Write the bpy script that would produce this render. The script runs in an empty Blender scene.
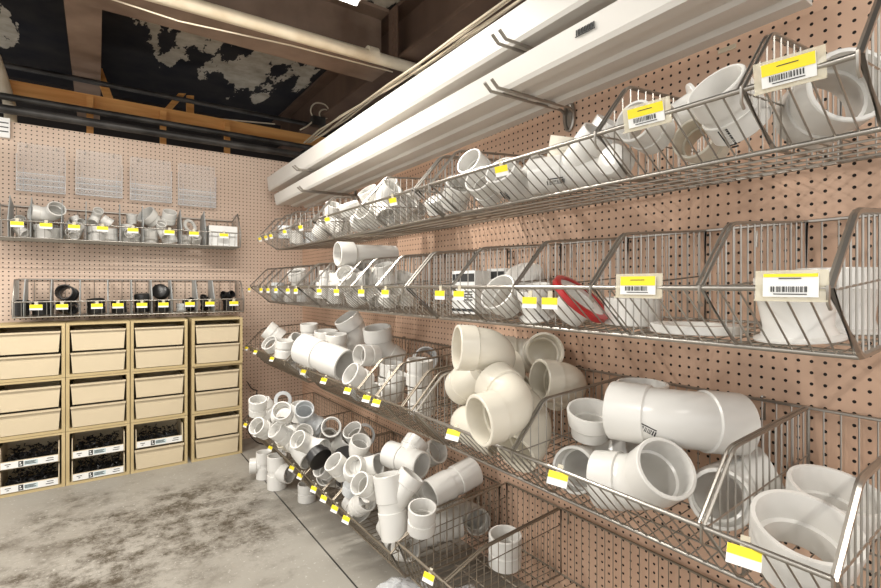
import bpy, math, random
from mathutils import Vector, Matrix
R_ = math.radians
C = bpy.context.scene.collection
SC = bpy.context.scene

# ------------------------------------------------------------------ camera, world, lights, exposure
H = 1.123                      # eye height
YAW = R_(35.14)
FPX, UC, VH = 488.0, 440.5, 286.0
cam = bpy.data.cameras.new('camera'); co = bpy.data.objects.new('camera', cam); C.objects.link(co)
co.location = (0, 0, H); co.rotation_euler = (R_(90), 0, -YAW)
cam.sensor_width = 36; cam.lens = FPX/881*36; cam.shift_y = -8/881; cam.clip_start = .02
SC.camera = co
SC.view_settings.view_transform = 'Standard'; SC.view_settings.look = 'None'
SC.view_settings.exposure = 0.37; SC.view_settings.gamma = 1.0
w = bpy.data.worlds.new('world'); SC.world = w; w.use_nodes = True
w.node_tree.nodes['Background'].inputs[0].default_value = (1.0, .985, .96, 1)
w.node_tree.nodes['Background'].inputs[1].default_value = 1.08
LAMP_COL = (1.0, .955, .88)
LAMPS = [(.35, 2.0, 36), (-1.5, .6, 26), (.1, -1.0, 22), (-1.35, 2.2, 40)]      # battens (x, y, watts): first is real, other three are unseen, added for fill

SW, CW = math.sin(YAW), math.cos(YAW)
RT, FW, UP = Vector((CW, -SW, 0)), Vector((SW, CW, 0)), Vector((0, 0, 1))
def D(r, u, t): return (RT*r + UP*u - FW*t).normalized()
def on_depth(u, v, d): return Vector((0, 0, H)) + FW*d + RT*((u-UC)/FPX*d) + UP*((VH-v)/FPX*d)
def depth_x(u, X): t = (u-UC)/FPX; return X/(SW+CW*t)
def on_x(u, v, X): return on_depth(u, v, depth_x(u, X))
def on_y(u, v, Y): t = (u-UC)/FPX; return on_depth(u, v, Y/(CW-SW*t))
def y_at(u, X): return on_x(u, VH, X).y

# ------------------------------------------------------------------ materials
def mat(name, col, rough=.5, metal=0., spec=.5, **kw):
    m = bpy.data.materials.new(name); m.use_nodes = True
    b = m.node_tree.nodes['Principled BSDF']
    b.inputs['Base Color'].default_value = (*col, 1); b.inputs['Roughness'].default_value = rough
    b.inputs['Metallic'].default_value = metal; b.inputs['Specular IOR Level'].default_value = spec
    for k, v in kw.items(): b.inputs[k].default_value = v
    return m
def nodes(m): return m.node_tree.nodes, m.node_tree.links, m.node_tree.nodes['Principled BSDF']
def noisy(m, c1, c2, scale=5., detail=6., lo=.35, hi=.65, bump=0., stretch=None, rough=None):
    n, l, b = nodes(m)
    tc = n.new('ShaderNodeTexCoord'); src = tc.outputs['Object']
    if stretch:
        mp = n.new('ShaderNodeMapping'); mp.inputs['Scale'].default_value = stretch
        l.new(src, mp.inputs[0]); src = mp.outputs[0]
    t = n.new('ShaderNodeTexNoise'); t.inputs['Scale'].default_value = scale; t.inputs['Detail'].default_value = detail
    l.new(src, t.inputs['Vector'])
    r = n.new('ShaderNodeValToRGB'); r.color_ramp.elements[0].position = lo; r.color_ramp.elements[1].position = hi
    r.color_ramp.elements[0].color = (*c1, 1); r.color_ramp.elements[1].color = (*c2, 1)
    l.new(t.outputs['Fac'], r.inputs[0]); l.new(r.outputs[0], b.inputs['Base Color'])
    if bump:
        bp = n.new('ShaderNodeBump'); bp.inputs['Strength'].default_value = bump; bp.inputs['Distance'].default_value = .004
        l.new(t.outputs['Fac'], bp.inputs['Height']); l.new(bp.outputs[0], b.inputs['Normal'])
    return m
def pegboard(name, ax, c1, c2):
    m = mat(name, c1, .62, 0, .3); n, l, b = nodes(m)
    tc = n.new('ShaderNodeTexCoord'); sp = n.new('ShaderNodeSeparateXYZ'); l.new(tc.outputs['Object'], sp.inputs[0])
    def mth(op, a, bb=None):
        x = n.new('ShaderNodeMath'); x.operation = op
        for i, q in enumerate((a, bb)):
            if q is None: continue
            if isinstance(q, (int, float)): x.inputs[i].default_value = q
            else: l.new(q, x.inputs[i])
        return x.outputs[0]
    fr = [mth('SUBTRACT', mth('FRACT', mth('DIVIDE', sp.outputs[k], .0254)), .5) for k in (ax, 'Z')]
    dist = mth('SQRT', mth('ADD', mth('MULTIPLY', fr[0], fr[0]), mth('MULTIPLY', fr[1], fr[1])))
    hole = mth('LESS_THAN', dist, .145)
    t = n.new('ShaderNodeTexNoise'); t.inputs['Scale'].default_value = 2.2; t.inputs['Detail'].default_value = 8
    l.new(tc.outputs['Object'], t.inputs['Vector'])
    r = n.new('ShaderNodeValToRGB'); r.color_ramp.elements[0].position = .35; r.color_ramp.elements[1].position = .68
    r.color_ramp.elements[0].color = (*c1, 1); r.color_ramp.elements[1].color = (*c2, 1); l.new(t.outputs['Fac'], r.inputs[0])
    mx = n.new('ShaderNodeMix'); mx.data_type = 'RGBA'
    l.new(hole, mx.inputs['Factor']); l.new(r.outputs[0], mx.inputs['A']); mx.inputs['B'].default_value = (.012, .008, .006, 1)
    l.new(mx.outputs['Result'], b.inputs['Base Color'])
    bp = n.new('ShaderNodeBump'); bp.invert = True; bp.inputs['Strength'].default_value = .5; bp.inputs['Distance'].default_value = .003
    l.new(hole, bp.inputs['Height']); l.new(bp.outputs[0], b.inputs['Normal'])
    return m
def clear(name, col, amount, rough=.12):
    m = bpy.data.materials.new(name); m.use_nodes = True; n, l = m.node_tree.nodes, m.node_tree.links
    b = n['Principled BSDF']; b.inputs['Base Color'].default_value = (*col, 1); b.inputs['Roughness'].default_value = rough
    tr = n.new('ShaderNodeBsdfTransparent'); mx = n.new('ShaderNodeMixShader'); mx.inputs[0].default_value = amount
    l.new(tr.outputs[0], mx.inputs[1]); l.new(b.outputs[0], mx.inputs[2]); l.new(mx.outputs[0], n['Material Output'].inputs[0])
    return m
M = dict(
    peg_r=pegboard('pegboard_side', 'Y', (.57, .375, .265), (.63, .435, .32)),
    peg_b=pegboard('pegboard_end_lit', 'X', (.60, .455, .36), (.66, .52, .42)),  # paler than the side board; this wall's brighter light is put into the colour
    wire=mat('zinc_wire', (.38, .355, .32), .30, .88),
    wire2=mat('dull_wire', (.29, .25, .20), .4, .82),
    chrome=mat('chrome', (.62, .61, .6), .18, 1.),
    galv=noisy(mat('galvanised_sheet', (.4, .42, .43), .5, .25), (.36, .38, .38), (.5, .52, .52), 14),
    pvc=mat('white_pvc', (.72, .705, .67), .22, 0, .5),
    cream=mat('cream_pvc', (.73, .685, .585), .24, 0, .5),
    grey=mat('pale_grey_pvc', (.62, .64, .65), .3, 0, .5),
    abs=mat('black_abs', (.018, .017, .017), .32, 0, .5),
    red=mat('red_plastic', (.42, .018, .02), .28),
    gutter=mat('white_vinyl', (.67, .645, .60), .35, 0, .4),
    beige=noisy(mat('beige_plastic', (.68, .55, .36), .5, 0, .35), (.60, .505, .35), (.66, .555, .39), 3),
    carton=noisy(mat('tan_case', (.55, .40, .19), .6, 0, .3), (.47, .365, .19), (.57, .45, .25), 4),
    white=mat('white_card', (.82, .82, .80), .5),
    yellow=mat('yellow_card', (.90, .72, .015), .45),
    ink=mat('black_ink', (.03, .03, .03), .6),
    blue=mat('blue_label', (.10, .25, .42), .5),
    sleeve=clear('clear_sleeve', (.80, .74, .58), .5),
    acrylic=clear('clear_acrylic', (.80, .80, .80), .12, .3),
    acrylic2=clear('clear_acrylic_edge', (.92, .94, .96), .42, .1),
    bag=clear('clear_bag', (.82, .84, .86), .45, .15),
    steel=noisy(mat('rusty_steel', (.14, .08, .05), .6, .25), (.075, .045, .032), (.20, .125, .085), 3.2, 9, .3, .75, .2, (1, 1, .3)),
    steel2=noisy(mat('dusty_steel', (.2, .15, .12), .65, .1), (.15, .095, .065), (.29, .205, .15), 4, 9, .3, .7, .2),
    pipe=noisy(mat('old_white_pipe', (.7, .62, .48), .5), (.55, .45, .31), (.72, .64, .5), 6),
    dark=noisy(mat('black_iron_pipe', (.03, .028, .027), .45, .3), (.02, .018, .017), (.075, .07, .066), 7),
    wood=noisy(mat('pine_timber', (.55, .26, .08), .6), (.56, .24, .06), (.80, .42, .14), 9, 5, .3, .7, .1, (.3, 3, 3)),
    cable=mat('cream_cable', (.68, .6, .46), .5),
    bolt=mat('dark_fasteners', (.035, .035, .037), .4, .6),
    paleblue=mat('pale_blue', (.55, .66, .68), .5), tube=None)
t_ = mat('lit_tube', (1, 1, 1), .5); t_.node_tree.nodes['Principled BSDF'].inputs['Emission Color'].default_value = (1, .97, .92, 1)
t_.node_tree.nodes['Principled BSDF'].inputs['Emission Strength'].default_value = 6; M['tube'] = t_

# ------------------------------------------------------------------ mesh helpers
class MB:
    def __init__(s): s.v = []; s.f = []; s.mi = []
    def add(s, vs, fs, mi=0):
        o = len(s.v); s.v += [tuple(x) for x in vs]; s.f += [tuple(o+i for i in f) for f in fs]; s.mi += [mi]*len(fs)
    def box(s, a, b, mi=0):
        (x0, y0, z0), (x1, y1, z1) = a, b
        x0, x1 = sorted((x0, x1)); y0, y1 = sorted((y0, y1)); z0, z1 = sorted((z0, z1))
        s.add([(x0, y0, z0), (x1, y0, z0), (x1, y1, z0), (x0, y1, z0), (x0, y0, z1), (x1, y0, z1), (x1, y1, z1), (x0, y1, z1)],
              [(3, 2, 1, 0), (4, 5, 6, 7), (0, 1, 5, 4), (1, 2, 6, 5), (2, 3, 7, 6), (3, 0, 4, 7)], mi)
    def obox(s, c, ax, ay, az, mi=0):          # oriented box: centre, three half axes
        c, ax, ay, az = map(Vector, (c, ax, ay, az)); vs = []
        for k in (-1, 1):
            for i, j in ((-1, -1), (1, -1), (1, 1), (-1, 1)): vs.append(c+ax*i+ay*j+az*k)
        s.add(vs, [(3, 2, 1, 0), (4, 5, 6, 7), (0, 1, 5, 4), (1, 2, 6, 5), (2, 3, 7, 6), (3, 0, 4, 7)], mi)
    def tube(s, pts, r, n=6, mi=0, close=False):
        pts = [Vector(p) for p in pts]; m = len(pts); rings = []
        prev = None
        for i, p in enumerate(pts):
            a = pts[i-1] if (i > 0 or close) else None; b = pts[(i+1) % m] if (i < m-1 or close) else None
            t = ((p-a).normalized() if a is not None else Vector()) + ((b-p).normalized() if b is not None else Vector())
            t.normalize()
            ref = prev if prev is not None else (Vector((0, 0, 1)) if abs(t.z) < .9 else Vector((1, 0, 0)))
            x = (ref - t*ref.dot(t)).normalized(); y = t.cross(x); prev = x
            rr = r[i] if isinstance(r, (list, tuple)) else r
            rings.append([p + (x*math.cos(2*math.pi*k/n)+y*math.sin(2*math.pi*k/n))*rr for k in range(n)])
        vs = [q for rg in rings for q in rg]; fs = []
        for i in range(m if close else m-1):
            j = (i+1) % m
            for k in range(n): fs.append((i*n+k, i*n+(k+1) % n, j*n+(k+1) % n, j*n+k))
        if not close: fs += [tuple(range(n-1, -1, -1)), tuple((m-1)*n+k for k in range(n))]
        s.add(vs, fs, mi)
    def loft(s, rings, nrm, n=28, mi=0, loop=True):   # rings: (centre, tangent, radius), all in a plane with normal nrm
        vs = []; nrm = Vector(nrm); m = len(rings)
        for c, t, r in rings:
            c = Vector(c); t = Vector(t).normalized(); y = t.cross(nrm).normalized()
            vs += [c + (nrm*math.cos(2*math.pi*k/n)+y*math.sin(2*math.pi*k/n))*r for k in range(n)]
        fs = []
        for i in range(m if loop else m-1):
            j = (i+1) % m
            for k in range(n): fs.append((i*n+k, j*n+k, j*n+(k+1) % n, i*n+(k+1) % n))
        if not loop: fs += [tuple(range(n)), tuple((m-1)*n+k for k in range(n-1, -1, -1))]
        s.add(vs, fs, mi)
    def prism(s, poly, a, b, mi=0):              # poly of 3D points extruded by vector b-a
        e = Vector(b)-Vector(a); n = len(poly); p = [Vector(q) for q in poly]
        s.add(p+[q+e for q in p], [tuple(range(n-1, -1, -1)), tuple(range(n, 2*n))]+[(i, (i+1) % n, n+(i+1) % n, n+i) for i in range(n)], mi)
    def mesh(s, name, mats, smooth=None):
        me = bpy.data.meshes.new(name); me.from_pydata(s.v, [], s.f); me.update()
        for m in mats: me.materials.append(m)
        if len(mats) > 1: me.polygons.foreach_set('material_index', s.mi)
        if smooth:
            me.polygons.foreach_set('use_smooth', [True]*len(me.polygons)); me.set_sharp_from_angle(angle=R_(smooth))
        return me
    def build(s, name, mats, parent=None, smooth=None, loc=None):
        if not isinstance(mats, (list, tuple)): mats = [mats]
        if loc is not None: s.v = [tuple(Vector(q)-Vector(loc)) for q in s.v]
        o = bpy.data.objects.new(name, s.mesh(name, mats, smooth)); C.objects.link(o)
        if parent: o.parent = parent
        if loc is not None: o.location = loc
        return o
def tag(o, label=None, cat=None, group=None, kind=None):
    if label: o['label'] = label
    if cat: o['category'] = cat
    if group: o['group'] = group
    if kind: o['kind'] = kind
    return o
def empty(name, loc): 
    o = bpy.data.objects.new(name, None); C.objects.link(o); o.location = loc; o.empty_display_size = .05; return o
def local(parent, mb): off = Vector(parent.location); mb.v = [tuple(Vector(q)-off) for q in mb.v]; return mb
ORD = ['first', 'second', 'third', 'fourth', 'fifth', 'sixth', 'seventh', 'eighth', 'ninth', 'tenth', 'eleventh', 'twelfth', 'thirteenth',
       'fourteenth', 'fifteenth', 'sixteenth', 'seventeenth', 'eighteenth', 'nineteenth', 'twentieth']+['twenty-%s' % x for x in 'first second third fourth fifth sixth seventh eighth ninth'.split()]+['thirtieth']
def arc(p, q, c, n=8):      # quadratic bend p -> q with corner c
    p, q, c = map(Vector, (p, q, c)); return [p*(1-t)**2+c*2*t*(1-t)+q*t*t for t in [i/n for i in range(n+1)]]

# ------------------------------------------------------------------ setting
XW, YW, TOP = 1.32, 3.76, H+.955
mb = MB(); mb.box((-3.2, -2.2, -.05), (1.5, 3.9, 0))
mf = mat('worn_concrete', (.4, .38, .34), .55, 0, .4)
n, l, b = nodes(mf)
tc = n.new('ShaderNodeTexCoord')
def nz(sc, det=8, rough=.6):
    t = n.new('ShaderNodeTexNoise'); t.inputs['Scale'].default_value = sc; t.inputs['Detail'].default_value = det; t.inputs['Roughness'].default_value = rough
    l.new(tc.outputs['Object'], t.inputs['Vector']); return t.outputs['Fac']
def ramp(src, p0, p1, c0, c1):
    r = n.new('ShaderNodeValToRGB'); r.color_ramp.elements[0].position = p0; r.color_ramp.elements[1].position = p1
    r.color_ramp.elements[0].color = (*c0, 1); r.color_ramp.elements[1].color = (*c1, 1); l.new(src, r.inputs[0]); return r.outputs[0]
def mixc(f, a, bcol):
    x = n.new('ShaderNodeMix'); x.data_type = 'RGBA'; l.new(f, x.inputs['Factor']); l.new(a, x.inputs['A'])
    if isinstance(bcol, tuple): x.inputs['B'].default_value = (*bcol, 1)
    else: l.new(bcol, x.inputs['B'])
    return x.outputs['Result']
base = ramp(nz(1.6), .3, .7, (.27, .25, .215), (.37, .35, .31))
wear = ramp(nz(7, 14, .82), .44, .58, (0, 0, 0), (1, 1, 1))            # gritty worn spots
# worn area has a place of its own: a patch centred between the cases and the bins
vm = n.new('ShaderNodeVectorMath'); vm.operation = 'DISTANCE'; l.new(tc.outputs['Object'], vm.inputs[0]); vm.inputs[1].default_value = (.17, 2.55, 0)
ad = n.new('ShaderNodeMath'); ad.operation = 'ADD'; l.new(vm.outputs['Value'], ad.inputs[0])
sc_ = n.new('ShaderNodeMath'); sc_.operation = 'MULTIPLY'; sc_.inputs[1].default_value = 1.5; l.new(nz(2.6, 9, .65), sc_.inputs[0]); l.new(sc_.outputs[0], ad.inputs[1])
hv = n.new('ShaderNodeMath'); hv.operation = 'MULTIPLY'; hv.inputs[1].default_value = .5; l.new(ad.outputs[0], hv.inputs[0])
area = ramp(hv.outputs[0], .56, .74, (1, 1, 1), (0, 0, 0))
mm = n.new('ShaderNodeMix'); mm.data_type = 'RGBA'; mm.blend_type = 'MULTIPLY'; mm.inputs['Factor'].default_value = 1
l.new(area, mm.inputs['A']); l.new(wear, mm.inputs['B'])
c = mixc(mm.outputs['Result'], base, (.07, .055, .038))
fleck = ramp(nz(60, 4), .62, .68, (0, 0, 0), (.5, .5, .5))
c = mixc(fleck, c, (.60, .58, .54))
l.new(c, b.inputs['Base Color'])
bp = n.new('ShaderNodeBump'); bp.inputs['Strength'].default_value = .25; bp.inputs['Distance'].default_value = .003
l.new(nz(40), bp.inputs['Height']); l.new(bp.outputs[0], b.inputs['Normal'])
tag(mb.build('floor', mf), kind='structure')
mb = MB(); p, q = on_x(283, 503, .73), on_x(352, 590, .70)
d_ = Vector((.69, -1, 0)); y0, y1 = 1.0, 3.6
mb.box((.788, -.5, 0), (.794, 3.5, .0012))
tag(mb.build('trim_1', M['dark']), kind='structure')
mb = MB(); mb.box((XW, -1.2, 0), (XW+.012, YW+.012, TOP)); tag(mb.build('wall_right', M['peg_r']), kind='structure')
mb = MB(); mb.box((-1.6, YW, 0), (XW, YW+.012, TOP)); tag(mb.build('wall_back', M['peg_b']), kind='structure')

# ceiling deck: black roofing with pale patches where it has peeled
mc = mat('peeling_deck', (.02, .018, .02), .7, 0, .3); n, l, b = nodes(mc); tc = n.new('ShaderNodeTexCoord')
mp = n.new('ShaderNodeMapping'); mp.inputs['Scale'].default_value = (1.6, .55, 1); l.new(tc.outputs['Object'], mp.inputs[0])
t = n.new('ShaderNodeTexNoise'); t.inputs['Scale'].default_value = 3.6; t.inputs['Detail'].default_value = 8; t.inputs['Roughness'].default_value = .62; l.new(mp.outputs[0], t.inputs['Vector'])
msk = []
PATCHES = [((.55, 3.55, 0), .34), ((.88, 3.92, 0), .46), ((1.1, 3.5, 0), .30), ((-.62, 4.1, 0), .25), ((1.28, 2.42, 0), .25)]
for cen, rad in PATCHES:
    vm = n.new('ShaderNodeVectorMath'); vm.operation = 'DISTANCE'; l.new(tc.outputs['Object'], vm.inputs[0]); vm.inputs[1].default_value = (cen[0], cen[1], H+1.62)
    dv = n.new('ShaderNodeMath'); dv.operation = 'DIVIDE'; dv.inputs[1].default_value = rad; l.new(vm.outputs['Value'], dv.inputs[0]); msk.append(dv.outputs[0])
mn = msk[0]
for q in msk[1:]:
    x = n.new('ShaderNodeMath'); x.operation = 'MINIMUM'; l.new(mn, x.inputs[0]); l.new(q, x.inputs[1]); mn = x.outputs[0]
sb = n.new('ShaderNodeMath'); sb.operation = 'MULTIPLY_ADD'; l.new(t.outputs['Fac'], sb.inputs[0]); sb.inputs[1].default_value = 5.6; l.new(mn, sb.inputs[2])
peel = ramp(sb.outputs[0], .575, .579, (1, 1, 1), (0, 0, 0)); 
pr = [x for x in n if x.type == 'VALTORGB'][-1]
mp2 = n.new('ShaderNodeMath'); mp2.operation = 'DIVIDE'; mp2.inputs[1].default_value = 6; l.new(sb.outputs[0], mp2.inputs[0]); l.new(mp2.outputs[0], pr.inputs[0])
blk = ramp(nz(5), .35, .75, (.008, .008, .012), (.03, .026, .024)); pal = ramp(nz(9), .3, .7, (.30, .26, .20), (.52, .47, .39))
l.new(mixc(peel, blk, pal), b.inputs['Base Color'])
ZD = H+1.62
mb = MB(); mb.box((-3.2, -2.2, ZD), (2.2, 5.6, ZD+.05)); tag(mb.build('ceiling', mc), kind='structure')
mb = MB(); mb.box((-3.2, 5.0, 0), (2.2, 5.05, ZD)); tag(mb.build('wall_beyond', mat('dark_masonry', (.035, .03, .028), .8)), kind='structure')
mb = MB(); mb.box((2.1, -1.2, 0), (2.15, 5.0, ZD)); tag(mb.build('wall_outer', mat('dark_masonry2', (.035, .03, .028), .8)), kind='structure')

# ------------------------------------------------------------------ overhead beams, pipes, cables
def ibeam(name, axis, c, half, z0, z1, a0, a1, label, ms, web=.012, fl=.02):
    mb = MB()
    def bx(u0, u1, za, zb):
        if axis == 'X': mb.box((a0, u0, za), (a1, u1, zb))
        else: mb.box((u0, a0, za), (u1, a1, zb))
    bx(c-half, c+half, z0, z0+fl); bx(c-half, c+half, z1-fl, z1); bx(c-web, c+web, z0+fl, z1-fl)
    return tag(mb.build(name, ms), label, 'beam')
ibeam('steel_beam', 'X', 2.62, .11, H+1.27, ZD, -2.2, 1.40, 'rusty brown steel beam crossing the ceiling behind the cream pipe', M['steel2'])
ibeam('steel_beam', 'Y', 1.51, .10, H+1.30, ZD, -1.0, 4.9, 'rusty steel beam above the side wall carrying the cables', M['steel'])
ibeam('steel_beam', 'Y', -.055, .075, H+1.36, ZD, 2.73, 4.9, 'narrow brown steel beam running to the end wall left of the peeling patches', M['steel2'])
mb = MB()
for k in range(6): mb.tube([(1.385, 2.45, H+1.33+.045*k), (1.40, 2.45, H+1.33+.045*k)], .014, 6)
mb.box((1.39, 2.41, H+1.30), (1.402, 2.50, H+1.60))
o = tag(mb.build('bolted_plate', M['steel']), 'bolted steel plate joining the two rusty beams', 'plate')
mb = MB(); yp = 2.40
mb.tube([(-2.0, yp, H+1.215), (-.2, yp, H+1.235), (1.75, yp, H+1.262)], .032, 16)
mb.tube([(1.2, yp, H+1.269), (1.26, yp, H+1.271)], .037, 16)
tag(mb.build('drain_pipe', M['pipe'], smooth=40), 'long cream pipe running under the crossing steel beam', 'pipe')
mb = MB(); mb.tube([(-1.9, 2.47, H+1.22), (-.3, 2.47, H+1.225), (.3, 2.47, H+1.19), (.8, 2.47, H+1.225), (1.40, 2.47, H+1.24)], .004, 5)
tag(mb.build('cable', M['cable'], smooth=60), 'thin cream cable sagging behind the long cream pipe', 'cable')
for (Y, z, r, lab) in ((3.70, 1.008, .026, 'black iron pipe just above the end pegboard, lowest of three'),
                       (3.72, 1.085, .020, 'black iron pipe in front of the pine rail, middle of three'),
                       (3.95, 1.345, .017, 'thin black iron pipe above the pine rail, highest of three')):
    mb = MB(); mb.tube([(-1.6, Y, H+z), (1.6, Y, H+z)], r, 12); tag(mb.build('iron_pipe', M['dark'], smooth=40), lab, 'pipe')
mb = MB(); mb.box((-1.6, 3.84, H+1.13), (1.7, 3.88, H+1.225)); tag(mb.build('timber_rail', M['wood']), 'orange pine rail running above the end pegboard', 'timber')
for u, lab in ((90, 'short pine stud above the end pegboard, leftmost of three'), (163, 'short pine stud above the end pegboard, middle of three'), (227, 'short pine stud above the end pegboard, rightmost of three')):
    x = on_y(u, 130, 3.82).x
    mb = MB(); mb.box((x-.018, 3.80, H+.7), (x+.018, 3.838, H+1.20)); tag(mb.build('timber_stud', M['wood']), lab, 'timber', 'pine studs')
for (u0, v0, u1, v1, lab) in ((98, 69, 112, 108, 'pine board leaning upright above the black pipes, left one'), (182, 94, 161, 117, 'pine board slanting to the left above the black pipes'), (190, 96, 190, 120, 'short pine block upright beside the slanting board')):
    a, bb = on_y(u0, v0, 4.02), on_y(u1, v1, 3.93); e = (bb-a)/2
    mb = MB(); mb.obox((a+bb)/2, e, (.024, 0, .004), (0, .017, 0)); tag(mb.build('timber_board', M['wood']), lab, 'timber')
mb = MB(); mb.tube([on_y(5, 79, 3.92), on_y(60, 91, 3.92), on_y(140, 106, 3.92), on_y(200, 117, 3.92), on_y(275, 124, 3.92)], .005, 5)
tag(mb.build('cable', M['cable'], smooth=60), 'pale cable strung along the upper black pipe', 'cable')
mb = MB(); mb.tube([on_y(-6, 55, 3.80), on_y(0, 72, 3.80), on_y(8, 98, 3.80), on_y(10, 108, 3.80), on_y(11, 128, 3.80)], .03, 14)
tag(mb.build('drain_pipe', M['pipe'], smooth=40), 'white pipe dropping behind the end pegboard at the far left', 'pipe')
mb = MB(); a = on_y(0, 118, 3.74); x1 = on_y(10, 118, 3.74).x
mb.box((-.62, 3.735, TOP-.10), (x1, 3.76, TOP+.012))
fr_ = tag(mb.build('vent_panel', M['white']), 'white slotted panel at top left of the end pegboard', 'vent')
mb = MB()
for k in range(3): mb.box((-.6, 3.733, TOP-.02-k*.025), (x1-.006, 3.736, TOP-.014-k*.025))
mb.build('slot', M['ink'], fr_)
# electrics in the corner
mb = MB(); p = on_y(318, 122, 3.60); mb.box(p-Vector((.05, .03, .035)), p+Vector((.05, .03, .035)))
jb = tag(mb.build('junction_box', M['dark']), 'dark junction box in the ceiling corner behind the long trims', 'box')
random.seed(4)
cabs = [([(318, 122), (309, 112), (314, 102), (326, 104), (330, 112), (318, 120)], 'cream cable looped above the junction box, largest loop'),
        ([(316, 124), (330, 116), (345, 112), (352, 118)], 'cream cable leaving the junction box to the right'),
        ([(322, 122), (318, 112), (326, 108), (331, 116)], 'small cream cable loop beside the junction box'),
        ([(300, 130), (308, 126), (314, 120)], 'short cream cable entering the junction box from the left')]
for pts, lab in cabs:
    mb = MB(); P = [on_y(a, b_, 3.60) for a, b_ in pts]; S = [P[0]]
    for i in range(1, len(P)-1): S += arc((P[i-1]+P[i])/2, (P[i]+P[i+1])/2, P[i], 5)
    mb.tube(S+[P[-1]], .006, 6); tag(mb.build('cable', M['cable'], smooth=60), lab, 'cable')
for k in range(4):
    mb = MB(); x = 1.36-.016*k
    mb.tube([(x+.01*math.sin(i*1.3+k), 3.7-.33*i, H+1.12+.007*math.sin(i*2.1+k*2)-.008*(k % 2)) for i in range(9)], .006, 6)
    tag(mb.build('cable', M['cable'], smooth=60), 'cream cable clipped under the rusty side beam, %s from the wall' % ORD[k], 'cable', 'cables under the side beam')
for i, (x, y, watt) in enumerate(LAMPS):
    z = H+1.285 if i == 0 else H+1.36
    e = empty('fluorescent_light', (x, y, z))
    tag(e, ['lit fluorescent batten in front of the crossing steel beam', 'added fill batten, unseen overhead to the left of the viewer', 'added fill batten, unseen overhead behind the viewer', 'added fill batten, unseen overhead at the far left'][i], 'light')
    mb = MB(); mb.prism([(-.62, -.06, .055), (-.62, .06, .055), (-.62, .03, .0), (-.62, -.03, .0)], (-.62, 0, 0), (.62, 0, 0)); mb.box((-.02, -.02, .05), (.02, .02, ZD-z)); mb.build('housing', M['white'], e)
    mb = MB(); mb.tube([(-.6, 0, -.018), (.6, 0, -.018)], .013, 10); mb.build('tube', M['tube'], e, 40)
    L = bpy.data.lights.new('tube_light', 'AREA'); L.shape = 'RECTANGLE'; L.size = 1.2; L.size_y = .05; L.energy = watt; L.color = LAMP_COL
    lo = bpy.data.objects.new('tube_light', L); C.objects.link(lo); lo.parent = e; lo.location = (0, 0, -.036)

# ------------------------------------------------------------------ wire shelves on the side wall
ROWS = {1: dict(z=H+.315, N=(.848, 0), TB=(.958, .125), BT=(1.305, .158), FB=(.966, -.078), BB=(1.305, -.05), name='top'),
        2: dict(z=H-.003, N=(.840, 0), TB=(.952, .118), BT=(1.305, .148), FB=(.972, -.108), BB=(1.305, -.085), name='second'),
        3: dict(z=H-.409, N=(.840, 0), TB=(.951, .114), BT=(1.305, .136), FB=(.972, -.132), BB=(1.305, -.105), name='third'),
        4: dict(z=H-.907, N=(.814, 0), TB=(.940, .106), BT=(1.305, .123), FB=(.872, -.100), BB=(1.305, -.080), name='lowest'),
        5: dict(z=H-.850, N=(.814, 0), TB=(.960, .055), BT=(1.305, .085), FB=(.872, -.140), BB=(1.305, -.140), name='near lowest')}
def rp(row, key, y): r = ROWS[row]; return Vector((r[key][0], y, r['z']+r[key][1]))
def floorz(row, X):
    r = ROWS[row]; x0, z0 = r['FB']; x1, z1 = r['BB']; t = max(0, min(1, (X-x0)/(x1-x0))); return r['z']+z0+(z1-z0)*t+.006
def panel(row, y, parent, name, ms, end=False):
    mb = MB(); f = .0036 if not end else (.006 if y < .3 else .0045)
    pts = [rp(row, k, y) for k in ('N', 'TB', 'BT', 'BB', 'FB')]
    P = [pts[0]]
    c = pts[1]; P += arc(c+(pts[0]-c).normalized()*.018, c+(pts[2]-c).normalized()*.018, c, 4)
    P += pts[2:4]
    c = pts[4]; P += arc(c+(pts[3]-c).normalized()*.018, c+(pts[0]-c).normalized()*.018, c, 4)
    mb.tube(P, f, 6, close=True)
    if not end: mb.tube([p+Vector((0, .009, 0)) for p in P[:7]], f*.8, 6)
    x = pts[0].x+.03
    def lerp(poly, x):
        for a, b in zip(poly, poly[1:]):
            if a.x <= x <= b.x: return a.z+(b.z-a.z)*(x-a.x)/(b.x-a.x)
    while x < 1.295:
        zt, zb = lerp([pts[0], pts[1], pts[2]], x), lerp([pts[0], pts[4], pts[3]], x)
        mb.tube([(x, y, zb), (x, y, zt)], .0018, 4); x += .029
    mb.tube([(rp(row, 'N', y).x+.004, y, ROWS[row]['z']-.004), (1.30, y, ROWS[row]['z']+.03)], .002, 4)
    # hook that clips the panel over the front rail
    nz_ = rp(row, 'N', y); mb.tube([nz_+Vector((-.006, 0, .004)), nz_+Vector((-.006, 0, -.022)), nz_+Vector((.004, 0, -.03))], .0028, 5)
    local(parent, mb); return mb.build(name, ms, parent, 50)
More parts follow.
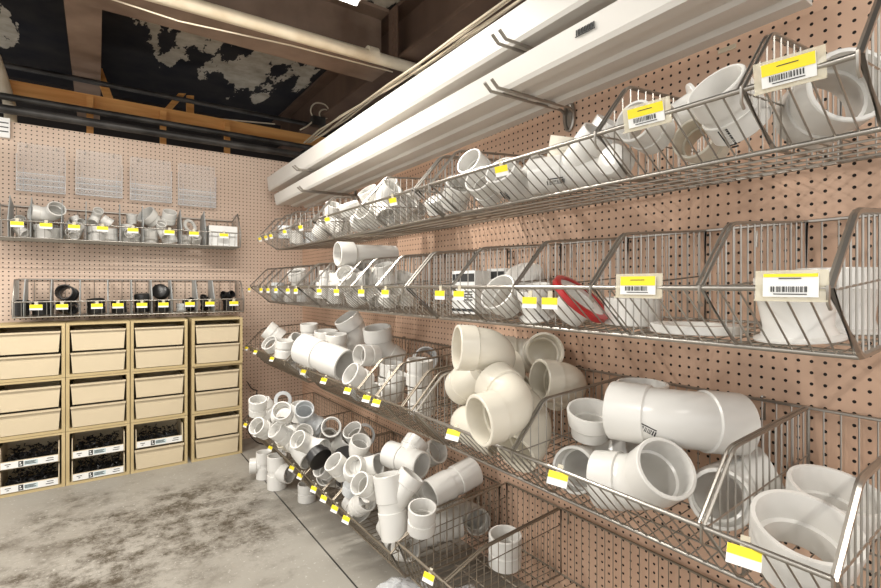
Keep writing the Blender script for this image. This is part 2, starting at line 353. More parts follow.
def basket(row, y0, y1, divs, label, ms, sp=.03, thick=1.):
    e = empty('wire_basket', (1.30, (y0+y1)/2, ROWS[row]['z'])); tag(e, label, 'basket', 'wire baskets along the side wall')
    nw = max(2, round((y1-y0)/sp)); ys = [y0+(y1-y0)*i/nw for i in range(nw+1)]
    mb = MB()                                                    # front: rails and sloping wires
    mb.tube([rp(row, 'N', y0), rp(row, 'N', y1)], .0042*thick, 8); mb.tube([rp(row, 'FB', y0), rp(row, 'FB', y1)], .0042*thick, 8)
    for y in ys[1:-1]: mb.tube([rp(row, 'N', y), rp(row, 'FB', y)], .0017, 5)
    local(e, mb).build('front_grid', ms, e, 50)
    mb = MB()
    for y in ys[1:-1]: mb.tube([rp(row, 'FB', y), rp(row, 'BB', y)], .0017, 4)
    for k in range(1, 5): mb.tube([rp(row, 'FB', y0).lerp(rp(row, 'BB', y0), k/5)-Vector((0, 0, .004)), rp(row, 'FB', y1).lerp(rp(row, 'BB', y1), k/5)-Vector((0, 0, .004))], .0024, 5)
    local(e, mb).build('base_grid', ms, e, 50)
    mb = MB()
    for k, r in (('BT', .0040), ('BB', .0034)): mb.tube([rp(row, k, y0), rp(row, k, y1)], r, 6)
    for y in ys[1:-1]: mb.tube([rp(row, 'BB', y), rp(row, 'BT', y)], .0017, 4)
    nb = 2
    for k in range(nb):                                           # brackets into the board
        y = y0+(y1-y0)*(k+.5)/nb; p = rp(row, 'BT', y); mb.tube([p+Vector((0, 0, .008)), p+Vector((.018, 0, .004)), p+Vector((.014, 0, -.05))], .003, 5)
    local(e, mb).build('back_grid', ms, e, 50)
    for y in (y0, y1): panel(row, y, e, 'end_panel', ms, True)
    for y in divs: panel(row, y, e, 'divider', ms)
    return e
def ys_(row, us): return [y_at(u, ROWS[row]['N'][0]) for u in us]
WM, WD = M['wire'], M['wire2']
BASK = [
 (1, .215, 1.345, [743, 597, 430], 'wire basket on the top shelf, nearest the viewer', WM),
 (1, 1.362, 2.275, [362], 'wire basket in the middle of the top shelf', WM),
 (1, 2.292, 3.23, [292, 276, 268], 'wire basket on the top shelf, nearest the corner', WM),
 (2, .2456, 1.385, [701, 592, 515, 452], 'wire basket on the second shelf, nearest the viewer', WM),
 (2, 1.402, 2.475, [376, 351.5, 339, 310], 'wire basket in the middle of the second shelf', WM),
 (2, 2.492, 3.42, [276, 265, 258.5], 'wire basket on the second shelf, nearest the corner', WM),
 (3, .24, 1.335, [703, 513.6], 'deep wire basket on the third shelf, nearest the viewer', WM),
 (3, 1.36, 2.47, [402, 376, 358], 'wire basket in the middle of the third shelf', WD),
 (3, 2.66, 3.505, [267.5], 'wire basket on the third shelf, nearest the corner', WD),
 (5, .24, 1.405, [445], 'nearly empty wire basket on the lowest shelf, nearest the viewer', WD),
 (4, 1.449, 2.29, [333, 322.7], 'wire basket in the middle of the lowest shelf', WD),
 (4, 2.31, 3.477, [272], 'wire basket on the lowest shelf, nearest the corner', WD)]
for row, a, b_, dv, lab, ms in BASK: basket(row, a, b_, ys_(row, dv), lab, ms, .03, 1.15 if ms is WM else 1.)

# ------------------------------------------------------------------ price tags
def price_tag(c, nrm, wdt, hgt, label, group, sleeve=False, hang=True, yfrac=.5):
    nrm = Vector(nrm).normalized(); sx = Vector((0, 0, 1)).cross(nrm).normalized(); sz = nrm.cross(sx)
    e = empty('price_tag', c); tag(e, label, 'price tag', group)
    mb = MB(); mb.obox((0, 0, 0), sx*wdt/2, sz*hgt/2, nrm*.0008); mb.build('card', M['white'], e)
    mb = MB(); mb.obox(sz*hgt*(.5-yfrac/2)+nrm*.0012, sx*wdt*.49, sz*hgt*yfrac*.5, nrm*.0005); mb.build('yellow_band', M['yellow'], e)
    mb = MB(); x = -.34; k = 0
    if sleeve:
        random.seed(int(wdt*1e5)+int(c[1]*977))
        while x < .30:
            ww = random.choice((.012, .02, .03)); mb.obox(sx*(x*wdt)-sz*hgt*(.17)+nrm*.0012, sx*ww*wdt*.4, sz*hgt*.12, nrm*.0006); x += ww+random.choice((.015, .025))
        mb.obox(-sz*hgt*.38+nrm*.0012, sx*wdt*.3, sz*hgt*.02, nrm*.0006); mb.obox(sz*hgt*.3+nrm*.0016, sx*wdt*.2, sz*hgt*.02, nrm*.0006)
        mb.build('barcode', M['ink'], e)
        mb = MB(); mb.obox(-nrm*.003, sx*wdt*.66, sz*hgt*.66, nrm*.0006); mb.obox(-sz*hgt*.66, sx*wdt*.66, sz*.0015, nrm*.004); mb.build('plastic_sleeve', M['sleeve'], e)
    elif hang:
        mb = MB(); mb.obox(sz*hgt*.75-nrm*.001, sx*wdt*.14, sz*hgt*.34, nrm*.0008); mb.build('hanger_tab', M['sleeve'], e)
    return e
TAGS = {1: [791, 649, 505, 396, 330, 303, 287, 273, 268, 262],
        2: [793, 641, 553, 533, 462, 443, 388, 364, 339, 321.7, 298, 290, 278, 270, 263, 251],
        3: [747, 561, 456, 379, 369, 350, 326, 305.5, 273.7, 257, 248],
        5: [431.6],
        4: [348.5, 337, 326, 316, 302, 293.7, 272, 257, 247]}
for row, us in TAGS.items():
    for i, u in enumerate(us):
        r = ROWS[row]; y = min(max(y_at(u, r['N'][0]), .27), 3.49)
        big = (row == 1 and i < 2) or (row == 2 and i < 2)
        nx = {1: (-1, -.12, -.25), 2: (-1, -.12, .05), 3: (-.85, -.2, .45), 4: (-.85, -.2, .45), 5: (-.85, -.2, .45)}[row]
        wdt, hgt = (.068, .034) if big else ((.048, .029) if row == 3 and i < 3 else (.042, .026))
        dz = .004 if big else (-.024 if row < 3 else -.016)
        if row == 2 and i in (2, 3): dz = -.036
        z = r['z']+dz
        price_tag((r['N'][0]-.011, y, z), nx, wdt, hgt, 'yellow and white price tag on the %s side shelf, %s from the right end' % (r['name'], ORD[i]), 'price tags on the %s side shelf' % r['name'], big, yfrac=.14 if (row == 2 and i == 0) else (.5 if big or (row == 3 and i < 3) else .6))

# ------------------------------------------------------------------ pipe fittings (local: main mouth along +X, second along +Y side)
def shell(mb, L, R, t, steps=True, n=28, x0=None):
    x0 = -L if x0 is None else x0
    X = Vector((1, 0, 0)); ri = R*.87
    o = [(x0, R*.97), (x0+.03*R, R)]
    if steps: o += [(-.16*L, R), (-.14*L, R*.93), (.14*L, R*.93), (.16*L, R)]
    o += [(L-.03*R, R), (L, R*.97)]
    i = [(L, ri+.01*R), (L-.04*R, ri), (.08*L, ri), (.06*L, R*.78), (-.06*L, R*.78), (-.08*L, ri), (x0+.04*R, ri), (x0, ri+.01*R)]
    mb.loft([((x, 0, 0), X, r) for x, r in o+i], (0, 0, 1), n)
def branch(mb, dirv, R, s0, s1, n=28):
    d = Vector(dirv).normalized(); nn = Vector((0, 0, 1)); ri = R*.87
    hub = s1-.85*R
    o = [(s0, R*.9), (hub-.05*R, R*.9), (hub, R), (s1-.03*R, R), (s1, R*.97)]; i = [(s1, ri), (hub, ri), (hub-.03*R, R*.78), (s0, R*.78)]
    mb.loft([(d*s, d, r) for s, r in o+i], nn, n)
def k_coupling(mb, R): shell(mb, R*.95, R, 0)
def k_short(mb, R): shell(mb, R*.5, R, 0, False)
def k_long(mb, R): shell(mb, R*1.9, R, 0)
def k_ring(mb, R): 
    X = Vector((1, 0, 0)); mb.loft([((x, 0, 0), X, r) for x, r in ((-.1*R, R*.98), (-.08*R, R), (.08*R, R), (.1*R, R*.98), (.1*R, R*.62), (.08*R, R*.6), (-.08*R, R*.6), (-.1*R, R*.62))], (0, 0, 1), 36)
def k_cup(mb, R):
    X = Vector((1, 0, 0)); L = R*.62
    mb.loft([((x, 0, 0), X, r) for x, r in ((-L, .78*R), (-L*.3, .80*R), (-L*.1, .93*R), (L*.92, R), (L, R*.985), (L, R*.90), (L*.9, R*.88), (-L*.05, .82*R), (-L*.08, .72*R), (-L*.9, .70*R), (-L, .72*R))], (0, 0, 1), 40)
def k_cap(mb, R):
    X = Vector((1, 0, 0)); L = R*.55
    mb.loft([((x, 0, 0), X, r) for x, r in ((L, R*.4), (L*.97, R*.8), (L*.8, R*.95), (L*.5, R), (-L, R), (-L, R*.88), (L*.3, R*.86), (L*.5, R*.6), (L*.6, R*.1))], (0, 0, 1), 28, 0, False)
def k_plug(mb, R):
    X = Vector((1, 0, 0)); mb.loft([((x, 0, 0), X, r) for x, r in ((.32*R, R*.5), (.32*R, R*.9), (.28*R, R), (-.1*R, R), (-.12*R, R*.85), (-.6*R, R*.85), (-.6*R, R*.4))], (0, 0, 1), 28, 0, False)
def k_flange(mb, R):      # closet flange: wide disc with a neck
    X = Vector((1, 0, 0)); mb.loft([((x, 0, 0), X, r) for x, r in ((.12*R, R*.97), (.1*R, R), (0, R), (-.02*R, R*.98), (-.06*R, .68*R), (-.75*R, .6*R), (-.78*R, .58*R), (-.78*R, .5*R), (-.7*R, .5*R), (.1*R, .56*R), (.12*R, .58*R))], (0, 0, 1), 36)
def k_bowl(mb, R):        # tapering adapter that flares to a wide foot
    X = Vector((1, 0, 0)); mb.loft([((x, 0, 0), X, r) for x, r in ((.95*R, R*.98), (.9*R, R), (.35*R, R), (.3*R, .96*R), (-.5*R, .86*R), (-.75*R, .95*R), (-.82*R, 1.12*R), (-.88*R, 1.12*R), (-.88*R, .8*R), (-.5*R, .76*R), (.3*R, .84*R), (.9*R, .9*R), (.95*R, .92*R))], (0, 0, 1), 40)
def elbow(mb, R, ang, arm=.85, rb=1.25, n=28, arm2=None):
    a = R_(ang); A = Vector((1, 0, 0)); Bv = Vector((-math.cos(a), math.sin(a), 0)); tl = rb*R*math.tan(a/2)
    nn = Vector((0, 1, 0)); cc = A*tl+nn*rb*R; path = []
    arm2 = arm if arm2 is None else arm2
    La, Lb = tl+arm*R, tl+arm2*R
    def st(prof):
        pass
    K = 10; arcp = []
    for i in range(K+1):
        th = a*i/K; p = cc + Vector((-math.sin(th), -math.cos(th), 0))*rb*R; t = Vector((-math.cos(th), math.sin(th), 0)); arcp.append((p, t))
    o = [(A*La, -A, R*.97), (A*(La-.03*R), -A, R), (A*(tl+.06*R), -A, R), (A*(tl+.02*R), -A, R*.93)] + [(p, t, R*.93) for p, t in arcp[1:-1]] + \
        [(Bv*(tl+.02*R), Bv, R*.93), (Bv*(tl+.06*R), Bv, R), (Bv*(Lb-.03*R), Bv, R), (Bv*Lb, Bv, R*.97)]
    ri = R*.87
    i_ = [(Bv*Lb, Bv, ri+.01*R), (Bv*(Lb-.04*R), Bv, ri), (Bv*(tl+.1*R), Bv, ri), (Bv*(tl+.06*R), Bv, R*.78)] + [(p, t, R*.78) for p, t in arcp[::-1]] + \
         [(A*(tl+.06*R), -A, R*.78), (A*(tl+.1*R), -A, ri), (A*(La-.04*R), -A, ri), (A*La, -A, ri+.01*R)]
    mb.loft(o+i_, (0, 0, 1), n)
def k_elbow(mb, R): elbow(mb, R, 90)
def k_elbow45(mb, R): elbow(mb, R, 45, .95, 1.6)
def k_sweep(mb, R): elbow(mb, R, 80, 1.15, 1.15, 32); 
def k_longsweep(mb, R): elbow(mb, R, 90, 2.0, 1.3, 32, .8)
def k_long45(mb, R): elbow(mb, R, 45, 1.3, 2.0, 32)
def k_tee(mb, R): shell(mb, R*1.7, R, 0); branch(mb, (0, 1, 0), R*.98, .45*R, 1.75*R)
def k_wye(mb, R): shell(mb, R*2.1, R, 0); branch(mb, (.72, .7, 0), R*.95, .3*R, 2.5*R)
def k_hubpipe(mb, R):
    X = Vector((1, 0, 0)); o = [(1.0*R, R*.97), (.97*R, R), (-.3*R, R), (-.5*R, .80*R), (-4.2*R, .78*R)]; i = [(-4.2*R, .68*R), (-.4*R, .7*R), (-.3*R, .87*R), (1.0*R, .88*R)]
    mb.loft([((x, 0, 0), X, r) for x, r in o+i], (0, 0, 1), 28)
KIND = {k[2:]: v for k, v in globals().items() if k.startswith('k_')}
LEN = dict(coupling=.95, short=.5, long=1.9, ring=.1, cup=.62, cap=.55, plug=.32, flange=.12, bowl=.95, elbow=2.1, elbow45=1.61, sweep=2.11, longsweep=3.3, long45=2.13, tee=1.7, wye=2.1, hubpipe=1.0)
NAME = dict(coupling='pipe_coupling', short='pipe_bushing', long='pipe_coupling', ring='pipe_ring', cup='pipe_reducer', cap='dome_fitting', plug='pipe_plug', flange='closet_flange', bowl='closet_flange',
            elbow='pipe_elbow', elbow45='pipe_elbow', sweep='pipe_elbow', longsweep='pipe_elbow', long45='pipe_elbow', tee='pipe_tee', wye='pipe_wye', hubpipe='pipe_spigot')
WORD = dict(coupling='coupling', short='bushing', long='long coupling', ring='flat ring', cup='reducer', cap='end cap', plug='plug', flange='closet flange', bowl='closet flange',
            elbow='elbow', elbow45='shallow elbow', sweep='elbow', longsweep='long elbow', long45='long shallow elbow', tee='tee', wye='wye', hubpipe='spigot pipe')
CACHE = {}
def fit_mesh(kind, R, m):
    key = (kind, round(R, 4), m)
    if key not in CACHE:
        mb = MB(); KIND[kind](mb, R); CACHE[key] = mb.mesh(NAME[kind], [M[m]], 32)
    return CACHE[key]
PENDING = {}
FITS = []
ADJ = {0: (-0.1105, -0.1128, 0.0432), 1: (-0.0928, -0.1343, 0.0796), 2: (-0.1372, -0.1447, 0.0298), 3: (0.0246, 0.0111, -0.025), 4: (0.001, 0.0097, -0.0006), 5: (0.001, -0.0386, 0.0254), 6: (-0.0441, -0.103, 0.0175), 7: (0.001, 0.0808, 0.0001), 8: (0.0536, -0.0157, -0.0215), 9: (0.0114, 0.0111, -0.0101), 10: (0.0554, 0.0274, 0.0116), 11: (-0.038, -0.0091, 0.0429), 12: (0.0929, 0.0499, -0.0149), 13: (0.0647, 0.0453, -0.0172), 14: (-0.019, -0.003, -0.0015), 15: (-0.0375, -0.0621, 0.0133), 16: (-0.0112, -0.0208, -0.0046), 17: (-0.0205, -0.0563, -0.0001), 18: (0.0031, 0.0059, -0.0068), 19: (0.0042, 0.0269, -0.0099), 20: (0.0229, 0.0473, 0.0019), 21: (0.0303, 0.0419, 0.0048), 22: (-0.0025, -0.0094, -0.0002), 23: (-0.0235, -0.0496, 0.0184), 24: (0.001, 0.0036, -0.0156), 25: (0.0193, 0.0187, -0.0187), 26: (0.1288, 0.0986, -0.0372), 27: (0.1331, 0.0206, -0.0345), 28: (-0.0108, 0.0506, -0.0212), 29: (0.0475, -0.0032, -0.0081), 30: (0.0121, 0.0457, -0.0099), 31: (-0.0355, -0.0431, 0.0039), 32: (0.0153, -0.0445, 0.0028), 33: (-0.0039, -0.0164, 0.0251), 34: (0.1183, 0.0075, 0.0171), 35: (0.129, 0.1161, -0.0522), 36: (0.0541, -0.0002, -0.0076), 37: (0.0793, 0.0971, 0.0144), 38: (0.0613, 0.0873, -0.0124), 39: (0.0523, 0.0205, 0.0084), 40: (0.0091, 0.0135, -0.0115), 41: (0.0227, 0.0337, -0.0212), 42: (0.012, -0.0123, 0.0422), 43: (-0.0069, -0.0161, -0), 44: (0.0448, 0.0666, 0.0021), 45: (0.001, 0.0023, -0.0006), 46: (0.0284, 0.0305, 0.0741), 47: (0.025, 0.111, 0.062), 48: (0.0058, 0.0544, 0.0003), 49: (0.0085, 0.0137, -0.0219), 50: (0.0102, -0.0053, -0.0229), 51: (0.0063, -0.0025, 0.0213), 52: (0.048, -0.0104, -0.0155), 53: (0.0623, 0.0245, -0.0655), 54: (0.0434, 0.039, 0.0386), 55: (0.0178, 0.0009, 0.0451), 56: (0.0106, 0.0001, -0.008), 57: (-0.0016, 0.0002, -0.0086), 58: (0.0308, 0.0839, -0.0345), 59: (0.0425, 0.0624, -0.0289), 60: (0.0065, 0.0131, -0.0104), 61: (0.0033, 0.0106, -0.0085), 62: (0.0806, -0.0222, 0.0147), 63: (0.0026, 0.0102, -0.0103), 64: (0.1092, 0.1085, -0.0375), 65: (0.1511, 0.1016, -0.0431), 66: (-0.0109, 0.0088, 0.0058), 67: (0.0473, 0.028, -0.0118), 68: (-0.0007, 0.0551, -0.0062), 69: (-0.0023, -0.0164, -0.0044), 70: (0.0521, 0.0415, -0.032), 71: (-0.0255, -0.0179, 0.0035), 72: (0.0619, 0.0921, -0.0623), 73: (0.0334, 0.0892, -0.0127), 74: (0.0333, -0.0228, -0.0102), 75: (-0.0334, 0.0014, 0.0274), 76: (0.107, -0.0375, -0.0618), 77: (0.0179, -0.0268, 0.0246), 78: (0.0279, 0.0215, -0.0839), 79: (0.0155, -0.0397, -0.0471), 80: (-0.0006, 0.0075, -0.0233), 81: (0.0467, 0.0151, 0.0004), 82: (0.1007, -0.0035, 0.0388), 83: (0.0816, 0.0009, 0.0255), 84: (0.1093, -0.0001, -0.055), 85: (0.0051, 0.0207, -0.0125), 86: (0.003, 0.0097, -0.0174), 87: (0.0518, 0.0328, 0.066), 88: (0.0759, -0.0292, -0.0369), 89: (0.1439, 0.1302, -0.0779), 90: (-0, -0, 0), 91: (-0, -0, 0), 92: (-0, -0, 0), 93: (-0, -0, 0), 94: (-0, -0, 0), 95: (0.0705, 0.0118, -0.0073), 96: (0.0438, 0.0534, -0.005), 97: (-0.0017, -0.0097, -0.0001), 98: (-0.041, -0.0466, -0.0025), 99: (0.0405, -0.0003, 0.0028), 100: (0.0312, 0.014, 0.0022), 101: (0.0453, 0.0034, 0.0031), 102: (-0, -0, 0), 103: (-0.0006, -0.001, -0.0049), 104: (0.038, 0.0559, -0.0016), 105: (0.0016, 0.0144, -0.0261), 106: (-0.0026, 0.0226, 0.0222), 107: (-0.0614, -0.1089, -0.0036), 108: (0.0282, 0.0915, 0.0562), 109: (0.0452, 0.0746, 0.0031), 110: (-0.0589, -0.0386, 0.0728), 111: (0.003, 0.0022, -0.0068), 112: (0.0093, -0.0082, 0.0006), 113: (0.0897, -0.0069, -0.0535), 114: (0.1033, 0.0445, -0.0138), 115: (0.0186, 0.0081, -0.021), 116: (0.0426, 0.076, -0.0001), 117: (0.0059, -0.0537, -0.0098), 118: (0.0068, 0.0491, 0.0032), 119: (0.0175, 0.0553, -0.0075), 120: (0.0619, -0.02, 0.0024), 121: (0.1349, 0.0129, 0.0093), 122: (0.1687, 0.0021, 0.0065), 123: (0.0905, -0.0271, 0.051), 124: (0.176, 0.1064, 0.0017), 125: (-0.0062, -0.0242, -0.0004), 126: (-0.0121, -0.0117, -0.001), 127: (-0.0176, -0.0102, 0.014), 128: (0.0379, 0.0139, 0.0255), 129: (0.1697, 0.0261, 0.0047), 130: (0.0291, 0.0098, 0.0388), 131: (0.0205, 0.0221, 0.0002), 132: (0.054, 0.0215, 0.004), 133: (0.0571, 0.0486, 0.0182), 134: (0.0008, -0.0012, -0.0009), 135: (0.0856, 0.071, 0.0109), 136: (0.0116, -0.0429, -0.0218), 137: (-0.0055, -0.011, -0.0004), 138: (0.0249, -0.018, 0.0697), 139: (0.0254, 0.0078, 0.0009), 140: (0.0447, 0.0627, -0.0001), 141: (0.0057, 0.0058, -0.0026), 142: (-0.0048, 0.011, -0.0001), 143: (0.0093, 0.0307, 0.0401), 144: (0.0149, 0.0152, -0.0065), 145: (-0.0138, -0.0392, -0.02), 146: (-0.04, -0.0465, 0.0024), 147: (0.0449, 0.0777, 0.0011), 148: (0.0403, 0.0255, -0.0044), 149: (-0.029, 0.0023, -0.0016), 150: (0.0072, 0.04, -0.0174), 151: (-0.0258, -0.0189, -0.0019), 152: (0.0151, 0.0621, 0.0012), 153: (0.0544, 0.0409, -0.0069), 154: (0.0357, -0.007, 0.045), 155: (0.0418, -0.0459, 0.0106), 156: (0.0903, -0.0145, 0.0084), 157: (0.0969, 0.0803, 0.0082), 158: (0.1687, -0.034, 0.0054), 159: (0.0357, -0.0084, -0), 160: (-0.0136, -0.055, 0.0001), 161: (0.0263, -0.0082, -0.016), 162: (0.0195, -0.0388, 0), 163: (-0.0009, 0.0351, 0.0001), 164: (0.0115, 0.0292, 0), 165: (0.0009, -0.0556, 0), 166: (-0.0146, -0.0054, -0.0093), 167: (0.0069, -0.0308, 0), 168: (-0.0013, 0.0362, -0), 169: (-0.0044, -0.0254, 0), 170: (-0.0039, 0.0258, 0), 171: (-0.007, 0.0148, 0.0085), 172: (0.0159, -0.0134, -0.0143), 173: (-0.0069, 0.0061, -0), 174: (-0.0038, 0.0193, 0), 175: (-0.0007, -0.0049, -0.0156), 176: (0.0068, 0.0036, 0), 177: (0.0136, 0.0231, 0.0082), 178: (-0.0234, 0.0529, 0.0004), 179: (-0.0017, 0.0298, 0.0057), 180: (0.0198, -0.0059, 0.0038), 181: (0.0185, -0.0037, -0.014), 182: (0.0029, 0.0048, 0.0218), 183: (-0.0027, -0.0342, -0.0123), 184: (-0.0067, -0.0033, 0), 185: (-0.0047, 0.0008, 0.0001), 186: (0.0047, -0.0005, -0), 187: (-0.0093, 0.0062, 0.0159), 188: (0.037, -0.0293, 0), 189: (-0.0074, 0.0187, -0), 190: (-0, 0, -0), 191: (0, 0, -0), 192: (-0.0026, -0.0294, 0.007), 193: (-0.0045, 0.0276, -0), 194: (-0.0099, -0.0044, -0.01), 195: (0.0003, 0.002, -0), 196: (-0.0072, -0.0198, 0), 197: (-0.0232, 0.0242, -0.0125), 198: (-0.0049, -0.017, 0), 199: (-0.015, 0.0182, 0), 200: (-0.0072, -0.0275, -0.0134), 201: (0.0052, 0.0307, 0.001), 202: (-0.0053, -0.0309, -0)}   # small shifts that settle each fitting among its neighbours
def fit(row, kind, R, px, u, v, A, B=(0, -.3, -1), label=None, m='pvc', anchor='C', X=None, rest=False, floor=None, xmax=1.296, place='side'):
    """px = apparent radius in the photo, which sets how far off the thing stands"""
    a = D(*A); bh = D(*B); z = a.cross(bh).normalized(); y = z.cross(a)
    me = fit_mesh(kind, R, m)
    d = depth_x(u, X) if X else FPX*R/px
    p = on_depth(u, v, d)
    if anchor == 'A': p = p - a*LEN[kind]*R
    rot = Matrix((a, y, z)).transposed()
    co_ = [rot @ q.co for q in me.vertices]
    mx = max(c.x for c in co_); mnz = min(c.z for c in co_); mxy = max(c.y for c in co_)
    if place == 'side' and p.x+mx > xmax: p.x = xmax-mx
    if place == 'side' and p.y+mxy > YW-.02: p.y = YW-.02-mxy
    fz = floor if floor is not None else floorz(row, p.x)
    if rest or p.z+mnz < fz: p.z = fz-mnz
    idx = len(FITS)
    if idx in ADJ: p = p + Vector(ADJ[idx])
    o = bpy.data.objects.new(NAME[kind], me); C.objects.link(o)
    o.matrix_world = Matrix.Translation(p) @ rot.to_4x4()
    FITS.append((o, kind, R, row, place, label, floor))
    colour = {'pvc': 'white', 'cream': 'cream', 'grey': 'pale grey', 'abs': 'black', 'red': 'red'}[m]
    if label: tag(o, label, WORD[kind].split()[-1])
    else: PENDING.setdefault((row, place, colour, WORD[kind]), []).append((u, o))
    return o
def flush():
    for (row, place, colour, word), lst in PENDING.items():
        eye = lambda o: (o.matrix_world.translation-Vector((0, 0, H))).dot(RT)/(o.matrix_world.translation-Vector((0, 0, H))).dot(FW)
        lst2 = sorted(lst, key=lambda q: eye(q[1]))
        where = 'on the %s side shelf' % ROWS[row]['name'] if place == 'side' else ('on the concrete floor' if place == 'floor' else 'on the %s end-wall rack' % row)
        for i, (u, o) in enumerate(lst2):
            ref = 'from the corner' if place == 'side' else 'from the left'
            tag(o, ('%s plastic %s %s, %s %s' % (colour, word, where, ORD[i], ref)) if len(lst2) > 1 else '%s plastic %s %s, the only one there' % (colour, word, where), word.split()[-1],
                '%s %ss %s' % (colour, word, where) if len(lst2) > 1 else None)

Mr, Lr = .0635, .075
# third shelf, nearest basket, left bin
fit(3, 'elbow', Mr, 20.5, 463, 355, (-1, .06, .2), (.25, -.5, -.8), 'cream elbow lying on top of the heap in the deep basket, collar to the left', 'cream', 'A')
fit(3, 'elbow', Mr, 18.3, 474, 388, (.9, .05, -.4), (.15, -.4, -.9), 'cream elbow in the middle of the heap under the topmost elbow', 'cream')
fit(3, 'elbow', Mr, 22.5, 483, 412, (-.88, -.10, .45), (.35, .30, -.85), 'cream elbow at the front of the heap, open mouth to the left', 'cream', 'A')
fit(3, 'elbow', Mr, 20.5, 457, 414, (.75, -.2, .5), (.3, -.4, -.9), 'cream elbow lowest at the left front of the heap', 'cream')
fit(3, 'elbow', Mr, 19.5, 550, 351, (.0, .28, .95), (-.75, -.1, -.6), 'cream elbow whose round mouth faces the viewer, on top of the heap', 'cream', 'A')
fit(3, 'elbow', Mr, 20.5, 539, 385, (-.9, .1, .3), (.5, -.3, -.7), 'cream elbow against the pegboard behind the wire divider, collar to the left', 'cream', 'A')
fit(3, 'elbow', Mr, 20.5, 526, 456, (-.5, -.3, .5), (.5, .4, -.6), 'cream elbow at the bottom of the heap behind the front wires', 'cream')
fit(3, 'elbow', .058, 17.5, 558, 429, (0, .45, .85), (.2, -.6, -.7), 'cream elbow low against the divider with mouth facing forward', 'cream', 'A')
# third shelf, nearest basket, middle bin
fit(3, 'elbow', .058, 23.6, 554, 464, (-.62, .2, .76), (.8, -.05, -.5), 'white elbow behind the yellow tag, wide mouth facing left', 'pvc', 'A')
fit(3, 'cup', .060, 23.5, 591, 420, (-.05, .95, .30), (1, 0, 0), 'white upright reducer standing on the elbows beside the divider')
fit(3, 'coupling', .066, 26, 639, 416, (.0, 1, .03), (1, 0, 0), 'white coupling standing upright against the pegboard behind the long elbow')
o = fit(3, 'long45', .070, 30, 683, 434, (.98, -.10, -.10), (-.95, .05, -.25), 'large white long elbow lying level with a barcode on its side', 'pvc')
BARC = [(o, 646, 430)]
fit(3, 'elbow45', .066, 34.5, 665, 478, (.15, .60, .76), (-.9, .25, -.25), 'large white shallow elbow at the front with its wide mouth facing the viewer', 'pvc', 'A')
fit(3, 'elbow', .062, 32, 729, 507, (-.38, .22, .87), (.85, .2, -.2), 'large white elbow beside the divider, dark mouth facing the viewer', 'pvc', 'A')
# third shelf, nearest basket, right bin
fit(3, 'cup', .084, 46, 809, 521, (-.06, .93, .34), (1, 0, 0), 'large white reducer cup at the front of the right-hand bin', 'pvc', 'A', X=1.02)
fit(3, 'cup', .080, 43, 806, 484, (.02, .95, .24), (1, 0, 0), 'large white reducer cup against the pegboard behind the front cup', 'pvc', 'A', X=1.205)
# third shelf, middle basket
fit(3, 'long', .075, 15.5, 324, 355, (.85, -.22, .5), (0, 1, 0), 'white long coupling poking out over the front rail of the third side shelf')
fit(3, 'elbow45', .070, 13, 345, 316, (-.45, .8, .3), (-.1, -1, .0), 'white shallow elbow standing up highest on the third side shelf', 'pvc', 'A')
fit(3, 'elbow45', .070, 14.5, 377, 326, (-.08, .95, .2), (.75, -.6, -.2), 'white shallow elbow with collar upward, leaning right on the third side shelf', 'pvc', 'A')
fit(3, 'coupling', .050, 11, 369, 354, (-.7, .1, .7), (0, 1, 0))
fit(3, 'coupling', .058, 13, 391, 397, (0, 1, .05), (1, 0, 0), rest=True)
fit(3, 'short', .058, 13, 391, 372, (.05, 1, .05), (1, 0, 0))
fit(3, 'coupling', .058, 14, 421, 400, (0, 1, .08), (1, 0, 0), rest=True)
fit(3, 'coupling', .055, 13, 418, 374, (.04, 1, .05), (1, 0, 0))
fit(3, 'coupling', .055, 12, 425, 357, (.2, .3, .9), (0, 1, 0), m='grey')
fit(3, 'coupling', .05, 12, 356, 375, (-.6, .5, .5), (0, 1, 0))
fit(3, 'coupling', .05, 12, 345, 388, (.3, .3, .8), (0, 1, 0), m='grey')
fit(3, 'elbow', .05, 12, 366, 392, (-.6, .2, .7), (.3, .8, 0))
fit(3, 'short', .062, 12, 332, 333, (0, 1, .1), (1, 0, 0))
fit(3, 'coupling', .055, 11, 327, 343, (0, 1, .1), (1, 0, 0))
# third shelf, far basket
fit(3, 'coupling', .057, 9.3, 274, 333, (-.75, .6, .2), (0, 0, 1), 'white coupling tilted on top of the heap nearest the corner, third side shelf')
for (k, u, v, A) in (('coupling', 288, 348, (.1, 1, .1)), ('coupling', 299, 350, (-.1, 1, .1)), ('coupling', 309, 336, (0, 1, .1)), ('tee', 271, 352, (.6, .6, .4)), ('coupling', 281, 358, (-.4, .5, .6)), ('coupling', 299, 366, (.2, .8, .4)), ('short', 262, 350, (-.3, .6, .6)), ('elbow', 313, 352, (0, .8, .5))):
    fit(3, k, .05, 8.7, u, v, A, (.6, 0, .5))
